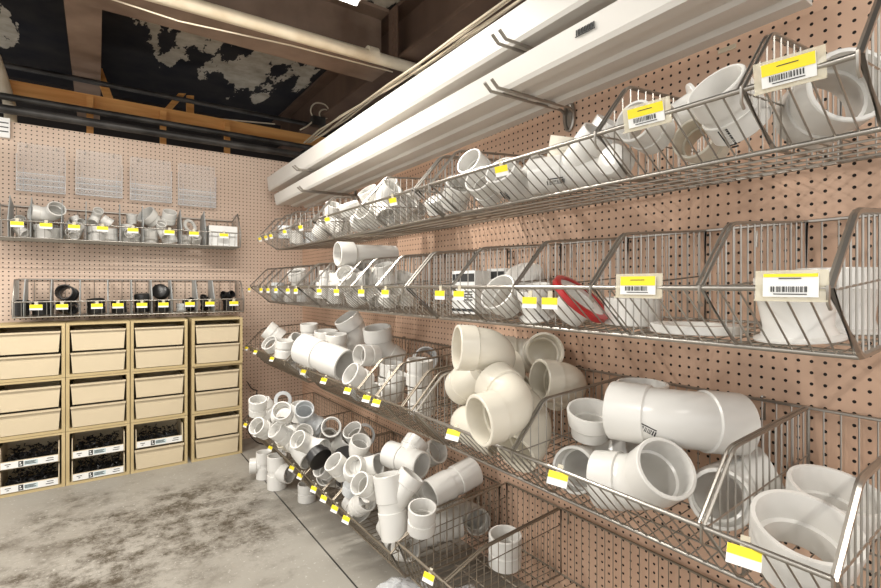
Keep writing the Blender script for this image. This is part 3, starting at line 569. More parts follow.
# lowest shelf, middle basket
fit(4, 'tee', .052, 13.6, 396, 466, (.78, -.05, .62), (.45, .6, -.6), 'white tee lying across the top of the lowest heap, open mouth to the right')
fit(4, 'coupling', .052, 12.5, 431, 452, (-.6, -.45, -.6), (0, 1, 0), 'white coupling at the back of the lowest heap, tilted up against the pegboard')
fit(4, 'long', .056, 15, 453, 481, (-.82, -.22, .55), (0, 1, 0), 'long white coupling on top of the lowest heap, mouth facing left')
fit(4, 'wye', .052, 14.5, 387, 517, (-.15, .92, -.15), (.8, .4, -.1), 'white wye standing upright at the front of the lowest heap')
fit(4, 'coupling', .048, 14, 421, 516, (.05, 1, .22), (1, 0, 0), 'white upright coupling with open top behind the front divider')
fit(4, 'tee', .055, 15, 437, 540, (.9, .12, -.25), (0, .4, -.9), 'white tee lying at the bottom of the lowest heap near the divider', rest=True)
fit(4, 'elbow', .052, 13, 491, 518, (.15, .1, .9), (-.9, .1, -.2), 'white elbow low against the pegboard, mouth facing the viewer', 'pvc', 'A')
fit(4, 'coupling', .048, 12, 447, 509, (.2, .9, .2), (0, 0, 1))
fit(4, 'elbow', .045, 12.5, 373, 520, (-.75, .1, .65), (.7, -.4, -.4), 'white elbow at the front rail of the lowest shelf, small mouth to the left', 'pvc', 'A')
fit(4, 'coupling', .05, 13.5, 399, 548, (.5, -.4, .7), (0, 1, 0))
fit(4, 'coupling', .046, 11.5, 411, 495, (.35, .8, .3), (0, 0, 1))
fit(4, 'coupling', .048, 11, 379, 463, (-.6, .6, .4), (0, 0, 1))
fit(4, 'tee', .042, 10.5, 362, 474, (.8, .3, .3), (0, .5, .8))
fit(4, 'coupling', .045, 11, 366, 490, (.4, .3, .8), (0, 1, 0))
fit(4, 'coupling', .047, 11.5, 345, 497, (.6, -.35, .7), (0, 1, 0), 'white coupling with dark open end beside the front divider of the lowest shelf')
fit(4, 'coupling', .044, 11, 333, 482, (-.5, .7, .4), (0, 0, 1))
fit(4, 'elbow', .044, 10.5, 352, 468, (.3, .8, .4), (.8, 0, .3))
fit(4, 'coupling', .046, 11, 352, 482, (.2, .9, .2), (0, 0, 1), 'pale coupling under the flat black plug of the lowest shelf', 'grey')
fit(4, 'plug', .056, 12.5, 347, 455, (.1, .9, .35), (1, 0, 0), 'black plug lying flat on white fittings of the lowest shelf', 'abs')
# lowest shelf, far basket
fit(4, 'long', .056, 11.6, 299, 445, (.68, -.42, .6), (0, 1, 0), 'white long coupling leaning to the right with a black plug in its end')
fit(4, 'plug', .054, 12.6, 315, 457, (.68, -.42, .6), (0, 1, 0), 'round black plug closing the leaning white coupling', 'abs')
fit(4, 'coupling', .055, 11, 364, 434, (.15, .2, .95), (0, 1, 0), 'grey-white coupling against the back wires, round mouth facing the viewer', 'grey')
fit(4, 'ring', .052, 8.8, 283, 399, (.1, .15, 1), (0, 1, 0), 'pale ring standing upright on the far heap of the lowest shelf', 'grey')
fit(4, 'coupling', .05, 9, 284, 434, (-.5, .6, .5), (0, 0, 1))
fit(4, 'coupling', .05, 9.3, 290, 441, (-.55, .5, .5), (0, 0, 1), 'cream coupling tilted left in front of the leaning white coupling', 'cream')
for (k, u, v, A, m) in (('coupling', 255, 413, (.2, .4, .8), 'grey'), ('elbow', 262, 418, (-.3, .3, .9), 'pvc'), ('coupling', 269, 409, (-.4, .7, .3), 'pvc'), ('coupling', 274, 421, (-.5, .6, .5), 'pvc'), ('tee', 292, 415, (.8, .3, .2), 'pvc'),
                        ('coupling', 300, 410, (0, 1, .1), 'pvc'), ('coupling', 296, 428, (.5, .6, .5), 'pvc'), ('elbow', 308, 417, (.2, .6, .7), 'grey'), ('elbow', 322, 432, (.3, .3, .9), 'pvc'), ('coupling', 314, 430, (-.5, .6, .4), 'grey'),
                        ('tee', 333, 444, (.5, .6, .4), 'pvc'), ('coupling', 338, 432, (.2, .3, .9), 'pvc'), ('coupling', 265, 429, (-.5, .5, .6), 'pvc'), ('coupling', 350, 440, (-.3, .7, .5), 'pvc'), ('elbow', 330, 463, (-.2, .4, .8), 'pvc'), ('coupling', 341, 465, (.5, .3, .7), 'abs')):
    fit(4, k, .047, 8.2+(u-255)*.02, u, v, A, (.6, .1, .5), m=m)
for (k, u, v, A, m) in (('coupling', 262, 424, (-.3, .5, .7), 'pvc'), ('coupling', 272, 436, (-.5, .6, .5), 'pvc'), ('coupling', 281, 447, (.4, .5, .6), 'pvc'), ('elbow', 293, 455, (-.4, .5, .6), 'pvc'), ('coupling', 303, 463, (-.5, .5, .6), 'pvc'), ('coupling', 258, 405, (.1, .9, .3), 'pvc'), ('coupling', 283, 410, (.1, .5, .8), 'pvc')):
    fit(4, k, .044, 8.8+(u-255)*.02, u, v, A, (.6, .1, .5), m=m)
for (u, v, A) in ((357, 511, (-.5, .5, .6)), (383, 541, (.4, .4, .7)), (342, 505, (.5, .5, .5))):
    fit(4, 'coupling', .042, 11.8, u, v, A, (.6, .1, .5))
# lowest shelf, nearest basket
fit(5, 'coupling', .058, 16.5, 505, 549, (0, 1, .1), (1, 0, 0), 'lone white coupling standing upright in the nearly empty lowest basket', rest=True)
# on the floor
fit(4, 'tee', .045, 8.5, 264, 452, (0, 1, 0), (-.95, 0, .3), 'white tee standing on the floor nearest the beige cases', floor=.0, rest=True, place='floor', X=.80)
fit(4, 'tee', .053, 11.5, 277, 474, (0, 1, 0), (.9, 0, .4), 'white tee standing on the floor, branch pointing right under the front rail', floor=0., rest=True, place='floor', X=.82)
fit(4, 'coupling', .047, 11, 307, 487, (0, 1, 0), (1, 0, 0), 'white coupling standing on the floor under the front rail', floor=0., rest=True, place='floor', X=.90)
fit(4, 'long', .043, 9, 284, 459, (0, 1, 0), (1, 0, 0), 'white long coupling standing on the floor behind the two tees', floor=0., rest=True, place='floor', X=.91)
# second shelf, nearest basket
fit(2, 'cup', .060, 21, 489, 296, (-.6, .5, .5), (0, 0, 1), 'white reducer lying on its side beside the boxed traps, second side shelf')
fit(2, 'cap', .068, 20.5, 527, 278, (-.25, .75, .45), (0, 0, 1), 'large white cap leaning up behind the red ring')
fit(2, 'bowl', .048, 17, 534, 306, (-.2, .9, .2), (1, 0, 0), 'white adapter standing below the large leaning cap')
e = fit(2, 'flange', .070, 26.5, 575, 299, (.50, .72, .42), (1, 0, 0), 'white closet flange leaning over inside a bright red ring')
mb = MB(); X_ = Vector((1, 0, 0)); rr = .078
mb.loft([((x, 0, 0), X_, r) for x, r in ((.19*rr, .99*rr), (.16*rr, 1.04*rr), (-.01*rr, 1.04*rr), (-.03*rr, 1.02*rr), (-.03*rr, 1.0*rr), (.12*rr, 1.0*rr), (.13*rr, .86*rr), (.19*rr, .86*rr))], (0, 0, 1), 36)
rg = mb.build('bolt_ring', M['red'], e, 32); rg['label'] = 'glossy red ring around the flange'
fit(2, 'short', .066, 27, 622, 313, (0, 1, .03), (1, 0, 0), 'white bushing lying flat between the red ring and the loose ring', rest=True)
fit(2, 'ring', .090, 43, 694, 327, (0, 1, 0), (1, 0, 0), 'flat white ring lying alone on the second side shelf', rest=True)
fit(2, 'bowl', .062, 45, 788, 312, (-.1, 1, .02), (1, 0, 0), 'white closet flange standing behind the large worn tag', rest=True, X=.985)
fit(2, 'bowl', .068, 44, 836, 307, (0, 1, 0), (1, 0, 0), 'large white closet flange at the right end of the second side shelf', rest=True, X=1.20)
# second shelf, middle basket
fit(2, 'hubpipe', .055, 12.2, 349, 253, (-.78, -.02, .5), (0, 1, 0), 'white spigot pipe lying along the top of the second side shelf, mouth to the left')
fit(2, 'elbow', .045, 9.8, 382, 275, (.3, .1, .9), (-.7, .1, -.3), 'cream elbow on the second side shelf, mouth facing the viewer', 'cream', 'A')
for (k, u, v, A) in (('tee', 352, 276, (.9, .1, .2)), ('coupling', 330, 283, (0, 1, 0)), ('coupling', 341, 281, (0, 1, .1)), ('coupling', 362, 286, (.5, .6, .4)), ('elbow', 371, 290, (.5, .6, .4)), ('coupling', 393, 290, (-.2, .9, .3)), ('cup', 404, 277, (.3, .9, .2)), ('elbow', 345, 292, (.2, .7, .5)), ('coupling', 318, 285, (0, 1, 0)), ('coupling', 307, 288, (.1, 1, 0)), ('coupling', 404, 292, (.1, 1, 0)), ('coupling', 357, 297, (.7, .3, .4)), ('coupling', 383, 293, (.3, .6, .5))):
    fit(2, k, .043, 9.6 if u > 345 else 8.6, u, v, A, (.5, .3, .5))
# second shelf, far basket
fit(2, 'ring', .055, 9.3, 298, 272, (-.1, .9, .35), (1, 0, 0)); fit(2, 'cup', .055, 9.3, 298, 277, (-.1, .93, .35), (1, 0, 0), 'white round cup resting highest at the corner end of the second side shelf')
for (k, u, v, A, m) in (('coupling', 279, 289, (0, 1, 0), 'pvc'), ('coupling', 288, 289, (0, 1, 0), 'pvc'), ('coupling', 270, 291, (0, 1, 0), 'grey'), ('coupling', 262, 291, (0, 1, 0), 'grey'), ('coupling', 255, 291, (.2, .9, .2), 'grey'), ('short', 303, 292, (0, 1, 0), 'grey')):
    fit(2, k, .040, 6.3, u, v, A, (1, 0, 0), m=m, rest=True)
# top shelf, nearest basket
fit(1, 'coupling', .063, 36, 824, 117, (-.2, .1, .97), (0, 1, 0), 'white coupling at the right end of the top side shelf, mouth facing the viewer', rest=True)
o = fit(1, 'coupling', .052, 28, 727, 132, (-.62, .55, .3), (0, 0, 1), 'white coupling with a barcode, tilted in the second bin of the top side shelf'); BARC.append((o, 729, 138))
fit(1, 'flange', .054, 26, 694, 114, (.75, .35, .35), (0, 0, 1), 'white closet flange tilted edge-on beside the barcoded coupling')
fit(1, 'coupling', .042, 23, 668, 148, (-.72, .12, .6), (0, 0, 1), 'cream coupling beside the tilted flange on the top side shelf', 'cream')
fit(1, 'coupling', .044, 21.5, 641, 152, (-.75, .15, .55), (0, 0, 1), 'white coupling at the left of the second bin, top side shelf')
fit(1, 'cap', .038, 17, 618, 158, (-.8, .15, .5), (0, 0, 1), 'rounded white cap against the third divider of the top side shelf')
o = fit(1, 'wye', .048, 19, 562, 173, (.8, .05, .4), (-.4, .7, .3), 'white wye lying behind the wires in the third bin of the top side shelf'); BARC.append((o, 556, 182))
fit(1, 'coupling', .045, 17, 564, 152, (.1, .9, .3), (1, 0, 0), 'cream coupling standing on the wye, top side shelf', 'cream')
fit(1, 'elbow', .05, 18, 590, 168, (.4, .7, .5), (.5, -.6, 0))
o = fit(1, 'sweep', .048, 16, 524, 183, (.3, .4, .8), (-.7, .5, 0)); 
o = fit(1, 'elbow', .048, 16, 503, 188, (-.5, .5, .6), (.7, .4, .2)); BARC.append((o, 505, 194))
for (k, u, v, A) in (('coupling', 484, 189, (-.5, .4, .7)), ('coupling', 467, 192, (-.6, .4, .6)), ('coupling', 452, 198, (.2, .6, .7)), ('cap', 438, 200, (-.3, .8, .4))):
    fit(1, k, .046, 15-(484-u)*.03, u, v, A, (.5, .3, .5))
# top shelf, middle basket
fit(1, 'coupling', .055, 12, 391, 193, (-.35, .65, .6), (0, 0, 1), 'white coupling highest in the middle basket of the top side shelf, mouth upward')
for (k, u, v, A) in (('cap', 352, 208, (-.3, .9, .3)), ('coupling', 373, 206, (-.4, .7, .4)), ('cap', 412, 192, (-.3, .9, .3)), ('coupling', 402, 205, (.5, .5, .5)), ('elbow', 384, 212, (.5, .6, .4)), ('coupling', 362, 217, (.6, .3, .5)), ('coupling', 345, 220, (-.3, .8, .4)), ('elbow', 336, 222, (.3, .8, .4)), ('coupling', 325, 224, (.5, .6, .4)), ('coupling', 373, 220, (-.5, .4, .6)), ('coupling', 396, 216, (.2, .8, .5)), ('coupling', 409, 211, (.3, .5, .7))):
    fit(1, k, .046, 10.5 if u > 345 else 8.8, u, v, A, (.5, .3, .5))
for (k, u, v, m) in (('coupling', 279, 236, 'grey'), ('coupling', 287, 231, 'pvc'), ('coupling', 296, 232, 'grey'), ('coupling', 304, 230, 'grey'), ('short', 271, 238, 'grey')):
    fit(1, k, .040, 6.6, u, v, (0, 1, .05), (1, 0, 0), m=m, rest=True)
flush_done = False

# barcodes printed on some fittings: small stickers lying on the side that faces the aisle
bpy.context.view_layer.update()
for o, u, v in BARC:
    dg = bpy.context.evaluated_depsgraph_get(); inv = o.matrix_world.inverted(); org = Vector((0, 0, H)); dr = (on_depth(u, v, 1)-org).normalized()
    ok, loc, nrm, _ = o.ray_cast(inv @ org, (inv.to_3x3() @ dr).normalized())
    if not ok: continue
    ax = Vector((1, 0, 0)) if abs(nrm.x) < .8 else Vector((0, 1, 0)); ax = (ax-nrm*ax.dot(nrm)).normalized(); ay = nrm.cross(ax); mb = MB(); x = -.022; random.seed(u)
    while x < .022:
        ww = random.choice((.0006, .001, .0016)); mb.obox(loc+ax*x+nrm*.0006, ax*ww, ay*.006, nrm*.0006); x += ww*2+random.choice((.001, .0018))
    mb.obox(loc-ay*.010+nrm*.0004, ax*.020, ay*.0013, nrm*.0006)
    mb.build('barcode', M['ink'], o)

# boxes on the second shelf
for i, (u0, u1, X) in enumerate(((437, 466, 1.01), (469, 506, 1.17))):
    a, bq = on_x(u0, 290, X), on_x(u1, 290, X); fz = floorz(2, X+.10)+.002
    c = (a+bq)/2; wy = .052 if i == 0 else .047
    e = empty('trap_box', (c.x+.04, min(c.y, 1.32 if i else 1.31), fz)); e.rotation_euler = (0, 0, R_(10 if i == 0 else 4))
    tag(e, ['white cardboard box with black band, front one on the second side shelf', 'white cardboard box with black band, behind the front box against the pegboard'][i], 'box', 'boxes on the second side shelf')
    mb = MB(); mb.box((-.04, -wy, 0), (.04, wy, .145)); mb.build('carton', M['white'], e)
    mb = MB(); mb.box((-.0412, -wy*.95, .108), (-.0398, wy*.62, .135)); mb.box((-.0412, -wy*.98, .008), (-.0398, wy*.98, .017)); mb.box((-.0412, wy*.68, .112), (-.0398, wy*.93, .134))
    for k in range(4): mb.box((-.0412, -wy*.8, .045+.009*k), (-.0398, wy*(.2+.12*(k % 2)), .049+.009*k))
    mb.build('printed_band', M['ink'], e)

# ------------------------------------------------------------------ long white trims on pronged hooks
def hook(y, z, label):
    e = empty('pronged_hook', (XW, y, z)); tag(e, label, 'hook', 'pronged hooks')
    mb = MB()
    for s in (-.016, .016): mb.tube([(-.012, s, -.01), (-.03, s, .0), (-.345, s, -.008), (-.37, s, .012)], .0052, 8)
    mb.build('prong', M['wire'], e, 50)
    mb = MB(); ring = [(-.008, .02*math.cos(t), -.02+(.05*math.sin(t))) for t in [i*2*math.pi/16 for i in range(16)]]
    mb.tube(ring, .006, 6, close=True); mb.box((-.006, -.014, -.06), (-.001, .014, .02)); mb.build('back_plate', M['wire'], e, 50)
hook(1.105, H+.598, 'wire hook with two prongs holding the lower trim, nearest the viewer')
hook(2.78, H+.562, 'wire hook with two prongs holding the lower trim, near the corner')
hook(1.07, H+.728, 'wire hook with two prongs holding the upper trim, nearest the viewer')
hook(2.86, H+.700, 'wire hook with two prongs holding the upper trim, near the corner')
def trim(z, y0, y1, xf, xb, hh, label, lean, drop):
    # moulded trough lying on its back: sloping front, ribbed underside
    w = xb-xf
    P = [(0, hh), (.0, .012), (.006, 0), (.18*w, 0), (.21*w, .010), (.42*w, .010), (.45*w, 0), (.60*w, 0), (.63*w, .012), (.80*w, .012), (.83*w, 0), (w, 0), (w, .028), (w-.003, .028), (w-.003, .004), (.85*w, .004), (.80*w, .016), (.62*w, .016), (.58*w, .004), (.46*w, .004), (.42*w, .014), (.20*w, .014), (.17*w, .004), (.010, .004), (.005, .016), (.005, hh-.006), (.035, hh-.006), (.035, hh)]
    mb = MB(); mb.prism([(xf+x-lean*zz, y0, z+zz) for x, zz in P], (0, y0, 0), (0, y1, -drop))
    e = mb.build('vinyl_trim', M['gutter']); return tag(e, label, 'trim')
tr1 = trim(H+.606, .40, 3.43, 1.015, 1.265, .072, 'long white vinyl trim lying on the lower hooks above the top shelf', .15, .045)
trim(H+.738, .55, 3.66, 1.030, 1.275, .098, 'long white vinyl trim lying on the upper hooks under the ceiling', .10, .042)
mb = MB(); p = on_x(585, 36, 1.005); nn = Vector((-1, 0, -.15))
c0 = Vector((1.0, p.y, H+.645)); mb.box((c0.x+.004-.0012, c0.y-.03, c0.z-.008), (c0.x+.0056, c0.y+.03, c0.z-.006)); 
for k in range(12): mb.box((c0.x+.0035, c0.y-.028+k*.0048, c0.z-.004), (c0.x+.0055, c0.y-.028+k*.0048+.0022+.001*(k % 2), c0.z+.010))
mb.build('barcode', M['ink'], tr1)
mb = MB(); p = on_x(727, 49, XW-.002); mb.box((p.x-.001, p.y-.022, p.z-.006), (p.x+.001, p.y+.022, p.z+.006)); tag(mb.build('paper_sticker', M['sleeve']), 'small yellowed sticker on the pegboard under the lower trim', 'sticker')

# ------------------------------------------------------------------ end wall racks
def rack(name, x0, x1, zf, zb, zt, zbk, divs, label, solid):
    yf, yb = 3.50, 3.745
    e = empty('wire_rack', ((x0+x1)/2, yb, H+zf)); tag(e, label, 'rack', 'wire racks on the end wall')
    mb = MB(); nw = round((x1-x0)/.036)
    mb.tube([(x0, yf, H+zf), (x1, yf, H+zf)], .0042, 8); mb.tube([(x0, yf+.01, H+zb), (x1, yf+.01, H+zb)], .0042, 8)
    for i in range(nw+1): x = x0+(x1-x0)*i/nw; mb.tube([(x, yf, H+zf), (x, yf+.01, H+zb)], .0017, 5)
    local(e, mb).build('front_grid', WM, e, 50)
    mb = MB()
    for i in range(nw+1): x = x0+(x1-x0)*i/nw; mb.tube([(x, yf+.01, H+zb), (x, yb, H+zb)], .0017, 4)
    for k in range(1, 5): y = yf+(yb-yf)*k/5; mb.tube([(x0, y, H+zb-.004), (x1, y, H+zb-.004)], .0024, 5)
    local(e, mb).build('base_grid', WM, e, 50)
    mb = MB(); mb.tube([(x0, yb, H+zbk), (x1, yb, H+zbk)], .0042, 6); mb.tube([(x0, yb, H+zb), (x1, yb, H+zb)], .0042, 6)
    for i in range(0, nw+1, 2): x = x0+(x1-x0)*i/nw; mb.tube([(x, yb, H+zb), (x, yb, H+zbk)], .0017, 4)
    local(e, mb).build('back_grid', WM, e, 50)
    for x in (x0, x1):
        mb = MB(); mb.tube([(x, yf, H+zf), (x, yf+.09, H+zt), (x, yb, H+zbk), (x, yb, H+zb), (x, yf+.01, H+zb)], .0042, 6, close=True)
        for k in range(1, 7): y = yf+(yb-yf)*k/7; mb.tube([(x, y, H+zb), (x, y, H+(zf+(zt-zf)*min(1, (y-yf)/.09)))], .0018, 4)
        local(e, mb).build('end_panel', WM, e, 50)
    for x in divs:
        mb = MB(); mb.prism([(x-.001, yf+.004, H+zf), (x-.001, yf+.09, H+zt), (x-.001, yb-.01, H+zbk), (x-.001, yb-.01, H+zb+.004), (x-.001, yf+.014, H+zb+.004)], (0, 0, 0), (.002, 0, 0))
        mb.tube([(x, yf+.0, H+zf-.005), (x, yf+.09, H+zt+.002)], .0028, 5)
        local(e, mb).build('divider', M['galv'], e)
    return e
xs = lambda us, Y=3.5: [on_y(u, 280, Y).x for u in us]
rack('u', -.455, .80, .357, .265, .50, .466, xs([9, 31, 62, 86, 120, 143, 181, 205], 3.55), 'wire rack of white fittings high on the end wall', True)
rack('l', -.375, .82, -.088, -.174, .035, .04, xs([24, 51, 80, 108, 132, 152, 172, 197, 214], 3.53), 'wire rack of black fittings just above the beige cases', True)
for row, us, z in (('upper', [17, 46, 74, 102.5, 133, 169.5, 194, 224], .335), ('lower', [36, 62, 97, 118, 142, 163.5, 190, 210, 234], -.118)):
    for i, u in enumerate(us):
        price_tag((on_y(u, 250, 3.485).x, 3.488, H+z), (-.05, -1, .05 if z < 0 else 0), .056, .030, 'yellow price tag on the %s end-wall rack, %s from the left' % (row, ORD[i]), 'price tags on the %s end-wall rack' % row, False, True, .66)
UPF, LOF = H+.265+.005, H-.174+.005
random.seed(11)
for (k, u, v, R, A, m) in (('coupling', 13, 234, .030, (-.3, .8, .4), 'pvc'), ('elbow', 22, 234, .026, (.4, .5, .6), 'pvc'), ('elbow', 45, 213, .046, (-.5, .1, .7), 'pvc'), ('coupling', 39, 233, .042, (0, 1, .1), 'pvc'), ('coupling', 53, 234, .038, (.3, .9, .2), 'pvc'),
                           ('coupling', 68, 236, .030, (.5, .4, .6), 'pvc'), ('tee', 77, 232, .028, (.6, .6, .4), 'pvc'), ('elbow', 81, 222, .022, (-.3, .8, .3), 'pvc'), ('coupling', 95, 232, .046, (0, 1, 0), 'pvc'), ('coupling', 110, 233, .044, (0, 1, .1), 'pvc'), ('tee', 128, 234, .033, (0, 1, .1), 'pvc'), ('coupling', 137, 236, .026, (.3, .7, .5), 'pvc'),
                           ('cup', 151, 219, .062, (-.3, .55, .75), 'pvc'), ('coupling', 166, 215, .042, (.4, .8, .4), 'pvc'), ('coupling', 152, 238, .042, (.2, .9, .2), 'pvc'), ('coupling', 170, 238, .044, (-.2, .9, .2), 'pvc'), ('ring', 190, 224, .050, (.9, .3, .3), 'pvc'), ('coupling', 195, 241, .030, (.4, .6, .5), 'pvc'),
                           ('coupling', 16, 222, .026, (.6, .5, .5), 'pvc'), ('coupling', 31, 236, .026, (.2, .9, .3), 'pvc'), ('coupling', 72, 224, .026, (.7, .4, .4), 'pvc'), ('elbow', 92, 217, .028, (.6, .5, .5), 'pvc'), ('coupling', 103, 219, .030, (-.6, .5, .5), 'pvc'),
                           ('coupling', 131, 222, .028, (.2, .9, .3), 'pvc'), ('elbow', 160, 228, .030, (.5, .5, .6), 'pvc'), ('coupling', 187, 236, .030, (.2, .9, .2), 'pvc')):
    p = on_y(u, v, 3.63); d = (p-Vector((0, 0, H))).dot(FW)
    fit('upper', k, R, FPX*R/d, u, v, A, (.5, .3, .5), m=m, floor=UPF, rest=v > 230, place='end')
for i, (u0, u1) in enumerate(((206, 236),)):
    a, bq = on_y(u0+2, 235, 3.58).x, on_y(u1, 235, 3.58).x
    mb = MB(); mb.box((a, 3.54, UPF), (bq, 3.70, UPF+.135)); tag(mb.build('paper_stack', M['white'], None, None, ((a+bq)/2, 3.62, UPF)), 'white carton filling the right-hand bin of the upper end-wall rack', 'carton')
for (k, u, v, R, A, m) in (('coupling', 22, 306, .042, (.1, 1, .1), 'abs'), ('coupling', 40, 307, .042, (0, 1, .1), 'abs'), ('coupling', 69, 296, .046, (.25, .2, .9), 'abs'), ('elbow', 58, 309, .028, (-.3, .6, .6), 'abs'), ('coupling', 74, 311, .032, (.4, .3, .7), 'abs'),
                           ('coupling', 96, 309, .046, (0, 1, .1), 'abs'), ('coupling', 119, 309, .040, (0, 1, .1), 'abs'), ('cap', 142, 298, .042, (0, 1, .1), 'abs'), ('coupling', 143, 310, .040, (0, 1, .1), 'abs'), ('cap', 162, 290, .048, (.1, .25, .9), 'abs'), ('coupling', 162, 309, .038, (.1, 1, .1), 'abs'),
                           ('coupling', 182, 306, .028, (0, 1, 0), 'grey'), ('coupling', 192, 302, .03, (0, .9, .3), 'abs'), ('elbow', 190, 312, .022, (.5, .5, .5), 'abs'), ('tee', 208, 309, .025, (.3, .8, .3), 'abs'), ('elbow', 203, 299, .02, (.3, .8, .3), 'abs'), ('tee', 228, 296, .026, (.8, .3, .3), 'abs'), ('coupling', 229, 308, .040, (0, 1, .1), 'abs')):
    p = on_y(u, v, 3.63); d = (p-Vector((0, 0, H))).dot(FW)
    fit('lower', k, R, FPX*R/d, u, v, A, (.5, .3, .5), m=m, floor=LOF, rest=v > 303, place='end')
flush()

# clear holders hung on the end pegboard
for i, (u0, u1, v0, v1) in enumerate(((17, 65.5, 141, 194), (76, 122, 148, 198), (130, 171, 155, 203), (178, 215, 161, 208))):
    a, bq = on_y(u0, v0, 3.745), on_y(u1, v1, 3.745); zt, zb = on_y((u0+u1)/2, (v0+4), 3.745).z, on_y((u0+u1)/2, v1-1, 3.745).z
    w_ = bq.x-a.x; e = empty('literature_holder', ((a.x+bq.x)/2, 3.757, zb)); tag(e, 'empty clear plastic leaflet holder on the end wall, %s from the left' % ORD[i], 'holder', 'clear leaflet holders')
    h_ = zt-zb
    mb = MB(); mb.box((-w_/2, -.012, 0), (w_/2, -.010, h_)); mb.build('back_sheet', M['acrylic'], e)
    mb = MB(); mb.box((-w_/2, -.046, 0), (w_/2, -.044, h_*.36)); mb.box((-w_/2, -.046, 0), (w_/2, -.010, .002)); mb.build('front_pocket', M['acrylic'], e)
    mb = MB()
    for s in (-1, 1): mb.box((s*w_/2-.0015, -.046, 0), (s*w_/2+.0015, -.010, h_*.75)); mb.box((s*w_/2-s*.03-.001, -.03, 0), (s*w_/2-s*.03+.001, -.010, h_*.5))
    for z in (0.0, .12, .24, .36): mb.box((-w_/2, -.049, h_*z), (w_/2, -.043, h_*z+.004))
    mb.build('bright_edge', M['acrylic2'], e)
    for s in (-1, 1):
        mb = MB(); mb.tube([(s*w_*.3, .0, h_*.93), (s*w_*.3, -.018, h_*.92), (s*w_*.3, -.020, h_*.96)], .003, 6); mb.build('peg_hook', M['wire'], e)

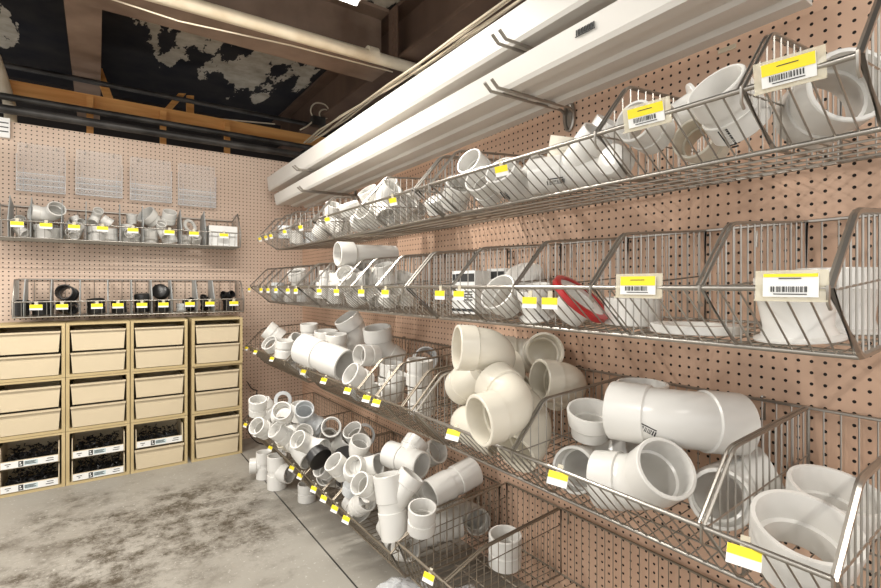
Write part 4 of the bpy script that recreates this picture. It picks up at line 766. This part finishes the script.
# ------------------------------------------------------------------ beige cases with drawers
CX = [-.449, -.143, .164, .492]; CWD = [.303, .303, .305, .306]
OPEN = {(0, 0): (1, 1), (1, 0): (1, 1), (2, 0): (0, 1)}          # (lower, upper) open bins
CN = ['leftmost column', 'second column', 'third column', 'rightmost column']; RN = ['bottom', 'middle', 'top']
YF = 3.45
random.seed(3)
for ci in range(4):
    for ri in range(3):
        x0 = CX[ci]; wd = CWD[ci]; hh = .303; z0 = ri*.305
        yo = 0 if not (ci == 3 and ri == 2) else -.012
        e = empty('drawer_case', (x0+wd/2, YF+yo, z0)); 
        op = OPEN.get((ci, ri), (0, 0))
        look = 'with two open bins of screws' if sum(op) == 2 else ('with one open bin above a closed drawer' if sum(op) == 1 else 'with two closed drawers')
        tag(e, 'beige case %s, %s row, %s' % (look, RN[ri], CN[ci]), 'drawer case', 'beige drawer cases')
        t = .016; D_ = .29
        mb = MB(); mb.box((-wd/2, 0, 0), (-wd/2+t, D_, hh)); mb.box((wd/2-t, 0, 0), (wd/2, D_, hh)); mb.box((-wd/2+t, 0, 0), (wd/2-t, D_, t*.9)); mb.box((-wd/2+t, 0, hh-t*.7), (wd/2-t, D_, hh)); mb.box((-wd/2+t, D_-.006, t*.9), (wd/2-t, D_, hh-t*.7))
        mb.build('case_shell', M['carton'], e)
        iw = wd/2-t-.004
        for k in (0, 1):
            zb = .018+k*.128; dh = .112
            if not op[k]:
                mb = MB()
                # tapered front panel, sides, bottom, back
                mb.prism([(-iw+.010, .002, zb), (iw-.010, .002, zb), (iw-.002, .002, zb+dh), (-iw+.002, .002, zb+dh)], (0, 0, 0), (0, .006, 0))
                mb.box((-iw+.010, .008, zb), (-iw+.014, .26, zb+dh)); mb.box((iw-.014, .008, zb), (iw-.010, .26, zb+dh)); mb.box((-iw+.014, .008, zb), (iw-.014, .26, zb+.004)); mb.box((-iw+.014, .256, zb+.004), (iw-.014, .26, zb+dh))
                dr = mb.build('drawer', M['beige'], e)
                mb = MB(); mb.box((-iw, -.008, zb+dh-.005), (iw, .010, zb+dh+.004)); mb.build('pull_lip', M['beige'], dr)
            else:
                mb = MB()
                for s in (-1, 1):
                    xx = s*(iw-.008); mb.prism([(xx-.002, .0, zb), (xx-.002, .0, zb+.045), (xx-.002, .014, zb+dh), (xx-.002, .26, zb+dh), (xx-.002, .26, zb)], (0, 0, 0), (.004, 0, 0))
                mb.box((-iw+.01, .0, zb), (iw-.01, .004, zb+.040)); mb.box((-iw+.01, .004, zb), (iw-.01, .26, zb+.004)); mb.box((-iw+.01, .256, zb+.004), (iw-.01, .26, zb+dh))
                dr = mb.build('drawer', M['beige'], e); dr['label'] = 'open-fronted bin with a white label strip'
                ls = MB(); q = iw*2-.024; L0 = -iw+.012
                ls.box((-iw+.012, -.0025, zb+.003), (iw-.012, -.0005, zb+.037))
                ls.box((L0+q*.30, -.0034, zb+.006), (L0+q*.385, -.0024, zb+.035), 1)
                ls.box((L0+q*.40, -.0030, zb+.009), (L0+q*.64, -.0025, zb+.033), 2)
                for (a, w2, zz) in ((.07, .10, .024), (.10, .04, .014), (.41, .20, .026), (.41, .17, .020), (.41, .20, .014), (.80, .12, .026), (.78, .14, .014)): ls.box((L0+q*a, -.0034, zb+zz), (L0+q*(a+w2), -.0024, zb+zz+.0035), 1)
                ls.box((L0+q*.32, -.0038, zb+.012), (L0+q*.365, -.0033, zb+.017), 0); ls.box((L0+q*.32, -.0038, zb+.022), (L0+q*.345, -.0033, zb+.030), 0)
                ls.build('label_strip', [M['white'], M['ink'], M['paleblue']], dr)
                # loose screws: beyond counting
                sm = MB()
                for j in range(170):
                    x = random.uniform(-iw+.030, iw-.030); y = random.uniform(.022, .20); z = zb+.021+random.random()*(.022+.035*min(1, y/.1))
                    v_ = Vector((random.uniform(-1, 1), random.uniform(-1, 1), random.uniform(-.5, .8))).normalized(); c_ = Vector((x, y, z))
                    sm.tube([c_-v_*.009, c_+v_*.009], .0022, 5); sm.tube([c_+v_*.009, c_+v_*.0115], .0045, 6)
                sm.box((-iw+.018, .008, zb+.005), (iw-.016, .20, zb+.016)); 
                o = sm.build('loose_screws', M['bolt']); o.location = e.location
                tag(o, 'dark loose screws filling the %s open bin of the %s' % (('lower', 'upper')[k], CN[ci]), 'screws', None, 'stuff')

# ------------------------------------------------------------------ clear bags on the floor and a cord by the cases
def bag(c, s, label, red=False):
    random.seed(int(c[0]*1000)); mb = MB(); nu, nv = 22, 11; vs = []
    ph = [random.uniform(0, 6) for _ in range(8)]
    for j in range(nv+1):
        for i in range(nu):
            a = 2*math.pi*i/nu; b_ = math.pi*(j/nv-.5); rr = 1+.10*math.sin(3*a+ph[0]+2*b_)+.08*math.sin(7*a+ph[1])*math.cos(b_)+.07*math.sin(5*b_+4*a+ph[2])
            vs.append((c[0]+s[0]*math.cos(b_)*math.cos(a)*rr, c[1]+s[1]*math.cos(b_)*math.sin(a)*rr, max(.002, c[2]+s[2]*math.sin(b_)*rr)))
    fs = [(j*nu+i, j*nu+(i+1) % nu, (j+1)*nu+(i+1) % nu, (j+1)*nu+i) for j in range(nv) for i in range(nu)]
    mb.add(vs, fs); o = mb.build('plastic_bag', M['bag'], None, None, (c[0], c[1], 0)); return tag(o, label, 'bag', 'clear bags on the floor')
bag((.86, 1.46, .045), (.09, .09, .05), 'clear plastic bag on the floor under the front rail, left one')
b2 = bag((1.00, 1.30, .04), (.11, .08, .045), 'clear plastic bag with red print on the floor under the near basket')
mb = MB(); mb.box((.895-1.0, 1.345-1.30, .0), (.905-1.0, 1.40-1.30, .05)); mb.build('red_print', M['red'], b2)
mb = MB(); P = [(.90, 3.735, .42), (.93, 3.72, .36), (.97, 3.70, .36), (.92, 3.71, .24), (.88, 3.70, .10), (.92, 3.62, .006), (.98, 3.5, .006)]
S = [Vector(P[0])]
for i in range(1, len(P)-1): S += arc((Vector(P[i-1])+Vector(P[i]))/2, (Vector(P[i])+Vector(P[i+1]))/2, P[i], 6)
mb.tube(S+[Vector(P[-1])], .004, 6); tag(mb.build('power_cord', M['abs'], smooth=60), 'thin black cord hanging down beside the beige cases', 'cord')
